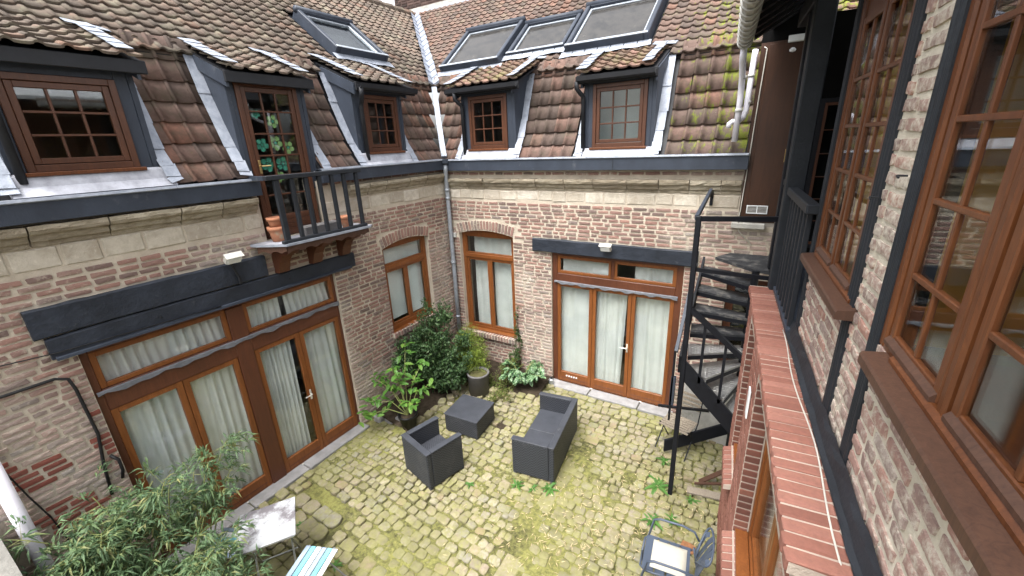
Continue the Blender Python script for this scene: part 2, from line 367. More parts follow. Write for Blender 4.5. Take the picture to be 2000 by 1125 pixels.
def scatter(name, stuffname, protos, mats4, parent, limit=300):
    """the pieces that show largest become objects sharing mesh data, the rest one joined part"""
    info = []
    for k, mt in enumerate(mats4):
        p = mt.translation; d = (p-EYEV).length; q = m3.transposed() @ (p-EYEV)
        vis = q.z < -.2 and abs(q.x/q.z) < 1.25 and abs(q.y/q.z) < .72
        info.append((0 if vis else 1, d, k))
    info.sort(); rest_v = []; rest_f = []; off = 0; mat = protos[0].materials[0]
    data = [(np.array([v.co for v in me.vertices]), [tuple(p.vertices) for p in me.polygons]) for me in protos]
    for r, (_, _, k) in enumerate(info):
        j = k % len(protos)
        if r < limit:
            o = bpy.data.objects.new(name, protos[j]); COL.objects.link(o); o.parent = parent; o.matrix_local = mats4[k]
        else:
            vs, fs = data[j]; A = np.array(mats4[k]); rest_v.append(vs @ A[:3, :3].T+A[:3, 3])
            rest_f += [tuple(i+off for i in f) for f in fs]; off += len(vs)
    if rest_v:
        me = bpy.data.meshes.new(stuffname); me.from_pydata(np.vstack(rest_v).tolist(), [], rest_f); me.materials.append(mat); me.update()
        link(stuffname, me, parent, 'stuff')
def basis(U, Nn, V, p):
    return Matrix(((U[0], Nn[0], V[0], p[0]), (U[1], Nn[1], V[1], p[1]), (U[2], Nn[2], V[2], p[2]), (0, 0, 0, 1)))
def brick_protos(mat, k=10, wob=.10, nm='brick'):
    out = []
    for i in range(k):
        m = MB(); ring = [(-.5, -.42), (-.44, -.5), (0, -.5), (.44, -.5), (.5, -.42), (.5, .42), (.44, .5), (0, .5), (-.44, .5), (-.5, .42)]
        ring = [(x*(1+random.uniform(-wob, wob*.3)), z*(1+random.uniform(-wob*2.2, wob*.8))) for x, z in ring]
        back = [(x, 0, z) for x, z in ring]; fr_ = [(x*.985, .8+random.uniform(-.1, .1), z*.94) for x, z in ring]
        m.add(back+fr_+[(0, 1, 0)], [(j, (j+1) % 10, 10+(j+1) % 10, 10+j) for j in range(10)]+[(10+j, 10+(j+1) % 10, 20) for j in range(10)])
        out.append(m.mesh(nm, mat))
    return out
def layout(u0, u1, v0, v1, holes, pitch, lens, joint, wob=.004):
    """courses of bricks clipped round the holes (u0,u1,v0,v1)"""
    res = []; rows = int((v1-v0)/pitch)
    for r in range(rows):
        vb = v0+r*pitch+joint/2; vt = vb+pitch-joint; free = [(u0, u1)]
        for h in holes:
            if h[2] < vt-.012 and h[3] > vb+.012:
                nf = []
                for a, b in free:
                    if h[1] <= a or h[0] >= b: nf.append((a, b)); continue
                    if h[0] > a: nf.append((a, h[0]))
                    if h[1] < b: nf.append((h[1], b))
                free = nf
        for a, b in free:
            u = a+(random.uniform(0, .08) if abs(a-u0) < 1e-6 else .004)
            while u < b-.035:
                L = random.choice(lens)*random.uniform(.9, 1.1); e = min(u+L, b-.002)
                if b-e < .05: e = b-.002
                res.append(((u+e)/2, (vb+vt)/2+random.uniform(-wob, wob), e-u-joint*.3, vt-vb)); u = e+joint*random.uniform(.75, 1.25)
    return res
def place_bricks(fr, lay, protos, parent, proud=.012, limit=300, dv=0, nm='brick', stuff='brickwork', jit=.004, tilt=.012):
    ms = []
    for u, v, wd, ht in lay:
        p = fr(u, v, -.004+random.uniform(-jit, jit)); a = random.uniform(-tilt, tilt)
        U = (fr.U*math.cos(a)+fr.V*math.sin(a))*wd; V = (fr.V*math.cos(a)-fr.U*math.sin(a))*ht*random.uniform(.86, 1.08)
        ms.append(basis(U, fr.N*(proud+.004), V, p))
    scatter(nm, stuff, protos, ms, parent, limit)
def wall_mesh(fr, u0, u1, v0, v1, holes, thick, nx=0):
    us = sorted({u0, u1, *[min(max(x, u0), u1) for h in holes for x in h[:2]]}); vs = sorted({v0, v1, *[min(max(x, v0), v1) for h in holes for x in h[2:]]})
    inside = lambda i, j: 0 <= i < len(us)-1 and 0 <= j < len(vs)-1 and not any(h[0] < (us[i]+us[i+1])/2 < h[1] and h[2] < (vs[j]+vs[j+1])/2 < h[3] for h in holes)
    m = MB()
    for i in range(len(us)-1):
        for j in range(len(vs)-1):
            if not inside(i, j): continue
            a, b, c, d = us[i], us[i+1], vs[j], vs[j+1]
            m.add([fr(a, c), fr(b, c), fr(b, d), fr(a, d)], [(0, 1, 2, 3)]); m.add([fr(a, c, -thick), fr(b, c, -thick), fr(b, d, -thick), fr(a, d, -thick)], [(3, 2, 1, 0)])
            for di, dj, p, q in ((-1, 0, (a, c), (a, d)), (1, 0, (b, c), (b, d)), (0, -1, (a, c), (b, c)), (0, 1, (a, d), (b, d))):
                if not inside(i+di, j+dj): m.add([fr(*p), fr(*q), fr(*q, -thick), fr(*p, -thick)], [(0, 1, 2, 3)])
    return m
def room(fr, u0, u1, v0, v1, n0, n1, name, mat, parent, floor=None):      # inside of a room, open at the front (n0)
    m = MB(); q = lambda u, v, n: fr(u, v, n)
    m.add([q(u0, v0, n0), q(u0, v1, n0), q(u0, v1, n1), q(u0, v0, n1)], [(0, 1, 2, 3)]); m.add([q(u1, v0, n0), q(u1, v1, n0), q(u1, v1, n1), q(u1, v0, n1)], [(0, 1, 2, 3)])
    m.add([q(u0, v1, n0), q(u1, v1, n0), q(u1, v1, n1), q(u0, v1, n1)], [(0, 1, 2, 3)]); m.add([q(u0, v0, n1), q(u1, v0, n1), q(u1, v1, n1), q(u0, v1, n1)], [(0, 1, 2, 3)])
    o = m.build(name, mat, parent)
    MB().add([q(u0, v0, n0), q(u1, v0, n0), q(u1, v0, n1), q(u0, v0, n1)], [(0, 1, 2, 3)]).build('room_floor', floor or mat, parent); return o
LF = Fr((-5.5, 0, 0), (0, 1, 0), (0, 0, 1), (1, 0, 0))
BF = Fr((0, 6.62, 0), (1, 0, 0), (0, 0, 1), (0, -1, 0))
th = rad(-5); dR = Vector((math.sin(th), math.cos(th), 0)); nR = Vector((math.cos(th), -math.sin(th), 0))
RC = .62
RF = Fr(nR*RC, dR, (0, 0, 1), -nR)          # upper right wall: n = RC - c
GF = Fr(nR*.39, dR, (0, 0, 1), -nR)         # the newer brick facing below it

# ------------------------------------------------------------------ ground and paving
g = MB(); g.grid(lambda a, b: (-150+300*a, -150+300*b, -.08), 6, 6); gr = g.build('ground', 'outer_ground', None, kind='structure')
def hmoss(x, y): return .011*math.sin(x*1.9+1.3*math.sin(y*1.1))+.007*math.sin(y*3.7+x*2.1)+.004*math.sin(x*9.1+y*7.7)-.010+.016*math.exp(-((x+2.95)**2+(y-4.05)**2)/.25)+.012*math.exp(-((x+1.2)**2+(y-3.3)**2)/.5)
PX0, PX1, PY0, PY1 = -5.56, .75, -.6, 6.72
pm = MB(); pm.grid(lambda a, b: (PX0+(PX1-PX0)*a, PY0+(PY1-PY0)*b, hmoss(PX0+(PX1-PX0)*a, PY0+(PY1-PY0)*b)+random.uniform(-.003, .003)), 200, 220)
paving = pm.build('courtyard_paving', 'joint_moss', None, True, 'structure')
cp = []
for i in range(14):
    m = MB(); k = 12; prof = []
    base = [(random.uniform(.90, 1.06), 2*math.pi*(j+.5)/k+random.uniform(-.14, .14)) for j in range(k)]
    sq = lambda a: 1/max(abs(math.cos(a)), abs(math.sin(a)))
    out = [(.5*r*min(sq(a), 1.24)*math.cos(a), .5*r*min(sq(a), 1.24)*math.sin(a)) for r, a in base]
    lv = [(1.0, -.7), (1.0, .40), (.945, .76), (.74, .94)]; vs = []
    tx, ty = random.uniform(-.25, .25), random.uniform(-.25, .25)
    for sfac, z in lv: vs += [(x*sfac, y*sfac, z+(tx*x+ty*y if z > 0 else 0)+random.uniform(-.14, .14)) for x, y in out]
    fs = [(a*k+j, a*k+(j+1) % k, (a+1)*k+(j+1) % k, (a+1)*k+j) for a in range(3) for j in range(k)]
    vs.append((0, 0, 1)); fs += [(3*k+j, 3*k+(j+1) % k, 4*k) for j in range(k)]
    m.add(vs, fs); cp.append(m.mesh('cobble', 'cobble', True))
cob = []; y = .3
def slabzone(x, y): return abs(x-(-1.93+.06*math.sin(y*1.3))) < .14 and 2.6 < y < 5.5
while y < 6.55:
    rh = random.uniform(.092, .148)*(1.10 if y < 2.6 else .92); x = PX0+.1+random.uniform(0, .12)
    while x < .55:
        wd = rh*random.uniform(.75, 1.45); cx = x+wd/2
        if not slabzone(cx, y) and not (cx < -4.75-.0 and y > 4.25) and not (y > 6.05 and cx < -3.2) and not (cx < -5.3) and not (-5.05 < cx < -4.05 and 1.98 < y < 2.45) and random.random() > .035:
            zz = random.uniform(-.016, .010); a = random.uniform(-.13, .13)
            U = Vector((math.cos(a), math.sin(a), 0))*wd*random.uniform(.95, 1.04); V = Vector((-math.sin(a), math.cos(a), 0))*rh*random.uniform(.94, 1.04)
            cob.append(basis(U, V, Vector((random.uniform(-.05, .05), random.uniform(-.05, .05), 1))*random.choice((.020, .026, .032)), (cx+random.uniform(-.012, .012), y+.10*math.sin(cx*.9)+random.uniform(-.014, .014), zz-.006)))
        x += wd+random.uniform(.004, .016)
    y += rh+random.uniform(.002, .012)
scatter('cobble', 'cobbles', cp, cob, paving)
y = 2.6
while y < 5.45:     # long worn slabs of the old drain line
    L = random.uniform(.28, .5); xc = -1.93+.06*math.sin(y*1.3); a = random.uniform(-.03, .03)
    f = Fr((xc, y+L/2, 0), (math.cos(a), math.sin(a), 0), (0, 0, 1), (math.sin(a), -math.cos(a), 0))
    MB().bbox(f, -.115, .115, -.1, random.uniform(-.004, .006), -L/2+.008, L/2-.008, .012).build('drain_slab', 'cobble', paving); y += L+.012
for (x, y, sx, sy, a) in [(-4.93+.225*i+.01*(i % 3), 2.08+.21*j, .21+.015*((i+j) % 2), .20, .08*((i*3+j) % 3-1)) for i in range(4) for j in range(2)]:
    link('cobble', cp[int(abs(x*10)) % 14], paving).matrix_local = Matrix.Translation((x, y, .004)) @ Matrix.Rotation(a, 4, 'Z') @ Matrix.Diagonal((sx, sy, .03, 1))
# threshold stones in front of the two sets of doors
for u0, u1 in ((.95, 1.9), (1.91, 2.72), (2.73, 3.86)): MB().bbox(LF, u0, u1-.006, -.06, .035, -.06, .16, .01).build('threshold_stone', 'bluestone', paving)
for u0, u1 in ((-3.25, -2.42), (-2.41, -1.5), (-1.49, -.92)): MB().bbox(BF, u0, u1-.006, -.06, .03, -.06, .2, .01).build('threshold_stone', 'bluestone', paving)
# concrete channel along the right-hand building
MB().bbox(GF, 3.2, 5.2, -.05, .012, .15, .20, .01).build('channel_edge', 'cobble', paving)
# ------------------------------------------------------------------ windows
def frame_mesh(fr, u0, u1, v0, v1, n0, n1, wl, wr=None, wt=None, wb=None, b=.004):
    wr = wl if wr is None else wr; wt = wl if wt is None else wt; wb = wl if wb is None else wb
    m = MB()
    m.bbox(fr, u0, u0+wl, v0, v1, n0, n1, b); m.bbox(fr, u1-wr, u1, v0, v1, n0, n1, b)
    if wt: m.bbox(fr, u0+wl, u1-wr, v1-wt, v1, n0, n1-.001, b)
    if wb: m.bbox(fr, u0+wl, u1-wr, v0, v0+wb, n0, n1-.001, b)
    return m
def pane(fr, parent, u0, u1, v0, v1, n, mat='glass'):
    return MB().box(fr, u0, u1, v0, v1, n-.003, n+.003).build('pane', mat, parent)
def sash(fr, parent, u0, u1, v0, v1, n, cols, rows, wood, sw=.045, bar=.022, dep=.04, wb=None, vlines=None, glass='glass', pn=-.006, bf=(.36, .42), thin=None):
    wb = sw if wb is None else wb
    bk = (lambda d: n-d) if thin is None else (lambda d: n+pn-thin)
    frame_mesh(fr, u0, u1, v0, v1, bk(dep/2), n+dep/2, sw, sw, sw, wb).build('sash', wood, parent)
    a, b, c, d = u0+sw, u1-sw, v0+wb, v1-sw
    us = [a+(b-a)*i/cols for i in range(cols+1)]; vs = vlines or [c+(d-c)*i/rows for i in range(rows+1)]
    for u in us[1:-1]: MB().bbox(fr, u-bar/2, u+bar/2, c, d, bk(dep*.36), n+dep*bf[0], .003).build('glazing_bar', wood, parent)
    for v in vs[1:-1]: MB().bbox(fr, a, b, v-bar/2, v+bar/2, bk(dep*.42)-.001, n+dep*bf[1], .003).build('glazing_bar', wood, parent)
    for i in range(len(us)-1):
        for j in range(len(vs)-1): pane(fr, parent, us[i]+.002, us[i+1]-.002, vs[j]+.002, vs[j+1]-.002, n+pn, glass)
def curtain(fr, u0, u1, v0, v1, n, label, folds=5, amp=.025, taper=0, group=None, wob=0, mat='curtain'):
    ph = random.uniform(0, 6); k2 = random.uniform(1.6, 2.6)
    def fn(a, b):
        v = v0+(v1-v0)*b+(.012*math.sin(a*9+ph) if b == 0 else 0); u = u0+(u1-u0)*(a*(1-taper*(1-b))+(.0 if taper >= 0 else 0))
        return fr(u+wob*(1-b)*math.sin(b*3), v, n+amp*math.sin(a*folds*2*math.pi+ph+.6*math.sin(b*3+ph))*(.6+.4*math.sin(a*k2*5+ph))+.008*math.sin(b*5+a*8))
    m = MB().grid(fn, max(24, folds*9), 8); o = m.build('curtain', mat, None, True); return tag(o, label, 'curtain', group)

# ------------------------------------------------------------------ tiles
def tile_protos(mat, wd, ln, k=4, roll=.030, flat=False, nm='tile'):
    out = []
    for i in range(k):
        if flat: pr = [(-.5, .0), (-.455, .75), (-.37, 1.), (-.285, .75), (-.23, .02), (.1, -.02), (.42, .04), (.53, .30)]
        else: pr = [(-.5, .15), (-.42, .80), (-.31, 1.), (-.19, .72), (-.08, .12), (.15, 0), (.40, .05), (.54, .35)]
        m = MB(); lift = random.uniform(.026, .036); t = .016
        top = [(x*wd, 0, z*roll+lift) for x, z in pr]; bot = [(x*wd, ln*1.18, z*roll+.001) for x, z in pr]; lip = [(x*wd, .002, z*roll+lift-t-.006) for x, z in pr]
        n = len(pr); m.add(lip+top+bot, [(j, j+1, n+j+1, n+j) for j in range(n-1)]+[(n+j, n+j+1, 2*n+j+1, 2*n+j) for j in range(n-1)])
        me = m.mesh(nm, mat)
        for q in list(me.polygons)[n-1:]: q.use_smooth = True
        out.append(me)
    return out
def tile_field(fr, parent, protos, path, u0, u1, wd, ln, keep, limit, stuff='tiling', jit=.006):
    """rows of tiles climbing along path [(n,v),...] from the eave"""
    ms = []; seg = []; tot = 0
    for (a, b), (c, d) in zip(path, path[1:]):
        L = math.hypot(c-a, d-b); seg.append((tot, L, a, b, (c-a)/L, (d-b)/L)); tot += L
    s = 0; r = 0
    while s < tot-.02:
        for t0, L, a, b, dn, dv in seg:
            if t0 <= s < t0+L+1e-6: break
        n0, v0 = a+dn*(s-t0), b+dv*(s-t0); D = fr.N*dn+fr.V*dv; up = (fr.U.cross(D)).normalized()
        if up.z < 0: up = -up
        u = u0+wd/2
        while u < u1:
            if keep(u, n0, v0, s):
                p = fr(u+random.uniform(-.004, .004), v0, n0)+up*random.uniform(0, .004); a_ = random.uniform(-.025, .025)
                U = fr.U*math.cos(a_)+D*math.sin(a_); DD = D*math.cos(a_)-fr.U*math.sin(a_)
                ms.append(basis(U, DD*(1+random.uniform(-jit, jit)), up, p-D*random.uniform(0, .008)))
            u += wd
        s += ln; r += 1
    random.shuffle(ms); scatter('tile', stuff, protos, ms, parent, limit)

# ------------------------------------------------------------------ arches, sills, cornices
def arch(fr, parent, u0, u1, v, rise, ht, protos, depth=.1):
    w_ = u1-u0; R_ = (w_*w_/4+rise*rise)/(2*rise); cu, cv = (u0+u1)/2, v+rise-R_; a0 = math.asin(w_/2/R_)
    k = 20; P = lambda a, r: (cu+r*math.sin(a), cv+r*math.cos(a))
    lo = [P(-a0+2*a0*i/k, R_) for i in range(k+1)]; hi = [P(-a0+2*a0*i/k, R_+ht) for i in range(k+1)]
    out = lo+hi[::-1]
    MB().prism([fr(a, b, .003) for a, b in out], [fr(a, b, -depth) for a, b in out]).build('arch_mortar', 'old_mortar', parent)
    n = int(2*a0*(R_+ht/2)/.068); ms = []
    for i in range(n):
        a = -a0+2*a0*(i+.5)/n; c = P(a, R_+ht/2+.002); U = fr.U*math.cos(a)-fr.V*math.sin(a); V = fr.U*math.sin(a)+fr.V*math.cos(a)
        ms.append(basis(U*.053, fr.N*.014, V*(ht*random.uniform(.93, 1)), fr(*c, .001)))
    scatter('arch_brick', 'arch_bricks', protos, ms, parent)
def rowlock_sill(fr, parent, u0, u1, v, protos, proj=.07, ht=.10):
    MB().bbox(fr, u0, u1, v-ht, v-.008, -.05, proj-.012, .004).build('sill_mortar', 'old_mortar', parent)
    n = int((u1-u0)/.068)
    for i in range(n):
        a = u0+(u1-u0)*(i+.5)/n; MB().bbox(fr, a-.026, a+.026, v-ht-.004, v+random.uniform(-.004, .002), -.05, proj+random.uniform(-.004, .004), .007).build('sill_brick', 'old_brick', parent)
CPROF = [(0, -.19), (.018, -.185), (.022, -.15), (.05, -.135), (.062, -.10), (.066, -.085), (.10, -.07), (.112, -.04), (.112, 0), (0, 0)]
def cornice(fr, parent, u0, u1, v, sc_=1.0, rag=0):
    u = u0
    while u < u1-.05:
        L = random.uniform(.34, .62); e = min(u+L, u1)
        if u1-e < .2: e = u1
        k = sc_*(1-random.uniform(0, rag)); m = MB(); parts = 5; P = []
        for i in range(parts+1):
            uu = u+.006+(e-u-.012)*i/parts; P.append([fr(uu, v+b+random.uniform(-.004, .004), a*k+random.uniform(-.006, .006)*(a > 0)) for a, b in CPROF])
        n = len(CPROF)
        for q in P: m.v += [tuple(x) for x in q]
        for i in range(parts):
            for j in range(n): m.f.append((i*n+j, i*n+(j+1) % n, (i+1)*n+(j+1) % n, (i+1)*n+j))
        m.f += [tuple(range(n))[::-1], tuple(parts*n+j for j in range(n))]
        m.build('cornice_stone', 'cornice_stone', parent); u = e
def stone_course(fr, parent, spans, v0, v1):
    for u0, u1 in spans:
        u = u0
        while u < u1-.06:
            L = random.uniform(.24, .46); e = min(u+L, u1)
            if u1-e < .15: e = u1
            m = MB(); m.bbox(fr, u+.008, e-.008, v0+random.uniform(.0, .02), v1-random.uniform(.004, .016), -.05, random.uniform(.004, .014), .012)
            m.v = [(x+random.uniform(-.004, .004), y+random.uniform(-.004, .004), z+random.uniform(-.004, .004)) for x, y, z in m.v]
            m.build('stone_block', 'limestone', parent); u = e

# ------------------------------------------------------------------ left wing
left = thing('left_wing', 'long brick house wing on the left with tiled mansard roof and three slate-blue dormers', 'building', (-5.5, 3.3, 0))
OB = brick_protos('old_brick'); PB = brick_protos('patch_brick', 5, .04)
DOOR, LWIN, BDOOR = (.93, 3.82, -.1, 2.765), (4.80, 5.94, 1.34, 3.02), (2.95, 3.82, 3.43, 4.3)
LU0, LU1, LV1 = .02, 6.62, 4.10
lw = wall_mesh(LF, LU0, LU1, -.1, LV1, [DOOR, LWIN, BDOOR], .34).build('wall', 'old_mortar', left)
LBE, UBE = (.76, 4.19, 2.765, 2.985), (.70, 2.84, 2.99, 3.27)
holes = [DOOR, LWIN, BDOOR, LBE, UBE, (4.76, 5.98, 2.86, 2.95), (4.76, 5.98, 1.24, 1.36), (0, 2.95, 3.585, 3.985), (3.82, 6.62, 3.585, 4.0), (2.84, 4.3, 3.27, 3.46)]
lay = layout(LU0, LU1, 0, LV1, holes, .067, (.20, .20, .21, .10, .16), .018)
def offarch(L, u0, u1, v, rise, ht):
    w_ = u1-u0; R_ = (w_*w_/4+rise*rise)/(2*rise); cu, cv = (u0+u1)/2, v+rise-R_; ok = []
    for b in L:
        inside = any(u0-.02 < b[0]+q*b[2]/2 < u1+.02 and R_-.05 < math.hypot(b[0]+q*b[2]/2-cu, b[1]-cv) < R_+ht+.02 for q in (-1, 0, 1))
        if not inside: ok.append(b)
    return ok
lay = offarch(lay, 4.80, 5.94, 2.88, .085, .19)
def patchy(u, v): return u < .92 and .95 < v < 2.15 and (math.sin(u*9+v*3)+math.sin(v*11+u*2) > .35)
place_bricks(LF, [b for b in lay if not patchy(*b[:2])], OB, lw)
place_bricks(LF, [b for b in lay if patchy(*b[:2])], PB, lw, .010, 60, nm='replacement_brick', stuff='replacement_bricks', jit=.001, tilt=.003)
arch(LF, lw, 4.80, 5.94, 2.88, .085, .19, OB); rowlock_sill(LF, lw, 4.76, 5.98, 1.345, OB)
stone_course(LF, lw, [(LU0, 2.93), (3.84, LU1)], 3.59, 3.795)
cornice(LF, lw, LU0, 2.90, 3.985, 1.15, .12); cornice(LF, lw, 4.28, LU1-.1, 4.0, 1.0, .12)
def beam(fr, parent, u0, u1, v0, v1, n0, n1, nm='lintel_beam', mat='beam_paint'):
    m = MB(); k = 14; P = []
    for i in range(k+1):
        u = u0+(u1-u0)*i/k; j = lambda s: random.uniform(-s, s)
        P.append([fr(u, v0+j(.005), n0), fr(u, v0+j(.006), n1-.012), fr(u, v0+.014+j(.004), n1+j(.004)), fr(u, v1-.014+j(.004), n1+j(.004)), fr(u, v1+j(.008), n1-.014), fr(u, v1+j(.003), n0)])
    for q in P: m.v += [tuple(x) for x in q]
    for i in range(k):
        for j in range(6): m.f.append((i*6+j, i*6+(j+1) % 6, (i+1)*6+(j+1) % 6, (i+1)*6+j))
    m.f += [tuple(range(6))[::-1], tuple(k*6+j for j in range(6))]; return m.build(nm, mat, parent)
b1 = beam(LF, left, .76, 4.19, 2.77, 2.982, -.2, .055); b2 = beam(LF, left, .70, 2.84, 2.995, 3.27, -.05, .06)
for u in (1.62, 3.1): MB().lathe(LF(u, 2.87, .05), [(.014, 0), (.014, .02)], 8).build('bolt', 'black_paint', b1)
MB().prof(LF, [(.056, 2.80), (.075, 2.79), (.078, 2.765), (.056, 2.765)], .78, 4.1).build('drip_flashing', 'slate_paint', b1)

def french_window(fr, parent, u0, u1, vtop, n, posts, leaves, trans, vlead, gl_bot, wood='varnished_wood', dark='dark_varnish', panel=.2, lead_v=None, postdark=True, pv=0):
    """fixed dark frame, transom lights above, glazed leaves below"""
    fm = MB(); fm.bbox(fr, u0, posts[0][0], 0, vtop, n-.05, n+.03); 
    for a, b in posts[1:-1]: fm.bbox(fr, a, b, pv, vtop-.06, n-.05, n+(.045 if postdark else .02))
    fm.bbox(fr, posts[-1][1], u1, 0, vtop, n-.05, n+.03)
    fm.bbox(fr, posts[0][0], posts[-1][1], vtop-.06, vtop, n-.05, n+.028)
    fm.bbox(fr, posts[0][0], posts[-1][1], gl_bot[1], vlead, n-.05, n+.036)
    o = fm.build('french_window', dark, parent)
    for a, b in trans: sash(fr, o, a, b, vlead+.004, vtop-.06, n, 1, 1, wood, .055, wb=.05)
    m = MB(); k = 40; ua, ub = posts[0][0]-.05, posts[-1][1]+.05
    for i in range(k+1):
        u = ua+(ub-ua)*i/k; d = .012*math.sin(i*1.7)+.01*math.sin(i*.9+1); m.v += [tuple(fr(u, lead_v+.012, n+.04)), tuple(fr(u, lead_v+.004, n+.06)), tuple(fr(u, lead_v-.035+d, n+.064))]
    for i in range(k):
        for j in range(2): m.f.append((i*3+j, i*3+j+1, (i+1)*3+j+1, (i+1)*3+j))
    m.build('lead_drip', 'dark_lead', o)
    for a, b in leaves:
        sash(fr, o, a, b, .02, gl_bot[1]-.004, n+.004, 1, 1, wood, .062, dep=.05, wb=gl_bot[0])
        for q in range(2): MB().bbox(fr, a+.066, b-.066, .05+q*.06, .052+q*.06+.006, n+.028, n+.032, .001).build('panel_groove', dark, o)
        MB().bbox(fr, a, b, .012, .03, n+.02, n+.05).build('weather_bar', 'light_metal', o)
    return o
lfw = french_window(LF, left, .93, 3.82, 2.765, -.07, [(1.0, 1.0), (2.27, 2.47), (3.78, 3.78)], [(1.0, 1.645), (1.65, 2.265), (2.475, 3.11), (3.115, 3.775)], [(1.0, 2.27), (2.47, 3.78)], 2.30, (.22, 2.06), lead_v=2.28)
def lever(fr, parent, u, v, n, d=1, mat='brass'):
    m = MB(); m.bbox(fr, u-.014, u+.014, v-.09, v+.07, n, n+.008, .003); m.tube([fr(u, v, n+.006), fr(u, v, n+.045), fr(u+.11*d, v, n+.05)], .009, 6); m.build('door_handle', mat, parent)
lever(LF, lfw, 3.085, 1.05, -.04, -1, 'light_metal')
lwn = frame_mesh(LF, 4.80, 5.94, 1.34, 2.97, -.15, -.08, .07, wt=.10, wb=.08).build('casement_window', 'varnished_wood', left)
MB().bbox(LF, 4.87, 5.87, 2.47, 2.55, -.15, -.07).build('transom_bar', 'varnished_wood', lwn)
sash(LF, lwn, 4.87, 5.87, 2.55, 2.87, -.11, 1, 1, 'varnished_wood', .03)
for a, b in ((4.87, 5.37), (5.37, 5.87)): sash(LF, lwn, a, b, 1.42, 2.47, -.11, 1, 1, 'varnished_wood', .05)
MB().bbox(LF, 4.80, 5.94, 1.30, 1.345, -.15, .02).build('window_sill', 'varnished_wood', lwn)
def blind(fr, u0, u1, v0, v1, n, label):
    k = int((v1-v0)/.028); m = MB()
    for i in range(k):
        v = v0+i*.028; m.add([fr(u0, v, n+.008), fr(u1, v, n+.008), fr(u1, v+.027, n-.006), fr(u0, v+.027, n-.006)], [(0, 1, 2, 3)])
    tag(m.build('venetian_blind', 'blind', None), label, 'blind')
blind(LF, 4.9, 5.36, 1.50, 2.46, -.19, 'white slatted blind in the left casement of the window behind the shrub')
blind(LF, 5.39, 5.86, 1.46, 2.46, -.19, 'white slatted blind in the right casement of the window behind the shrub')
blind(LF, 4.9, 5.86, 2.56, 2.86, -.2, 'short white slatted blind in the top light of the left corner window')
room(LF, .5, 4.3, -.02, 2.9, -.345, -3.0, 'room_walls', 'room_dark', left, 'room_floor'); room(LF, 4.4, 6.5, .5, 3.3, -.345, -2.4, 'room_walls', 'room_dark', left, 'room_floor')
room(LF, .3, 6.6, 3.45, 5.6, -.7, -3.0, 'attic_room_walls', 'room_dark', left, 'room_floor')
curtain(LF, 1.02, 1.6, .03, 2.06, -.15, 'white curtain behind the leftmost glazed door leaf above the bamboo', 6, .03, 0)
curtain(LF, 1.66, 2.24, .03, 2.06, -.15, 'white curtain behind the second glazed leaf of the left doors', 6, .03, .06)
curtain(LF, 2.49, 3.0, .03, 2.06, -.15, 'pleated white curtain drawn short of the brass handle in the left doors', 8, .035, .06)
curtain(LF, 3.16, 3.75, .03, 2.06, -.15, 'white curtain behind the glazed leaf nearest the brick corner pier', 5, .022, 0)
curtain(LF, 1.05, 2.25, 2.28, 2.70, -.15, 'gathered white curtain in the left transom light under the blue beam', 13, .03)
curtain(LF, 2.5, 2.98, 2.28, 2.70, -.15, 'gathered white curtain left of the gap in the right transom light', 6, .03)
curtain(LF, 3.06, 3.76, 2.28, 2.70, -.15, 'gathered white curtain right of the gap in the right transom light', 8, .03)
# white chair-back shape behind the glass
# fascia and gutter
def gutter(fr, parent, u0, u1, v0, v1, n1, nm='fascia_board'):
    f = MB(); f.bbox(fr, u0, u1, v0, v1, -.02, n1, .004); o = f.build(nm, 'slate_paint', parent)
    u = u0
    while u < u1-.05:
        e = min(u+random.uniform(.9, 1.5), u1); MB().prof(fr, [(n1-.05, v1+.004), (n1+.012, v1+.004), (n1+.018, v1-.02), (n1+.004, v1-.03), (n1+.004, v1-.008)][::1], u, e-.004).build('gutter_edge', 'lead', parent); u = e
    MB().prof(fr, [(n1-.05, v1), (-.05, v1-.03), (-.05, v1-.05), (n1-.05, v1-.03)], u0, u1).build('gutter_bed', 'dull_lead', parent)
gutter(LF, left, LU0-.3, 2.96, 4.012, 4.212, .13); gutter(LF, left, 3.83, 6.46, 4.07, 4.262, .13)
MB().bbox(LF, 3.0, 3.1, 4.191, 4.204, .13, .2, .003).build('gutter_bracket', 'red_plastic', left)

# roofs
T38 = math.tan(rad(38)); T23 = math.tan(rad(23))
LOW = [(.055, 4.225), (.0, 4.30), (-.17, 4.56), (-.36, 4.96), (-.60, 5.60)]
BRK = (-.545, 5.615); TOPN = -3.37
UPP = [BRK, (TOPN, BRK[1]+(BRK[0]-TOPN)*T38)]
def low_slab(fr, parent, spans):
    for a, b in spans:
        pts = [(n-.012, v-.012) for n, v in LOW]; MB().prof(fr, pts+[(n-.08, v) for n, v in pts[::-1]], a, b).build('roof_boarding', 'black_paint', parent)
TW, TL = .205, .243
lowL = MB().prof(LF, [(-.62, 5.585), (-.56, 5.60), (-.58, 5.57)], -.4, 7.2).build('mansard_slope', 'black_paint', left)
D_L = [dict(o=(.98, 2.05), f=(1.09, 1.89, 4.42, 5.22), e=(.80, 2.14), ev=5.42, rows=3), dict(o=(2.90, 3.90), f=(3.0, 3.78, 3.44, 5.32), e=(2.86, 3.98), ev=5.42, rows=0), dict(o=(4.68, 5.70), f=(4.86, 5.58, 4.45, 5.29), e=(4.68, 5.92), ev=5.46, rows=3)]
D_B = [dict(o=(-5.02, -3.90), f=(-4.86, -4.06, 4.42, 5.30), e=(-5.24, -3.74), ev=5.47, rows=3), dict(o=(-2.64, -1.57), f=(-2.51, -1.69, 4.38, 5.28), e=(-2.73, -1.54), ev=5.43, rows=3)]
SK_L = [(5.24, 6.38, -.98, -1.90, .12)]
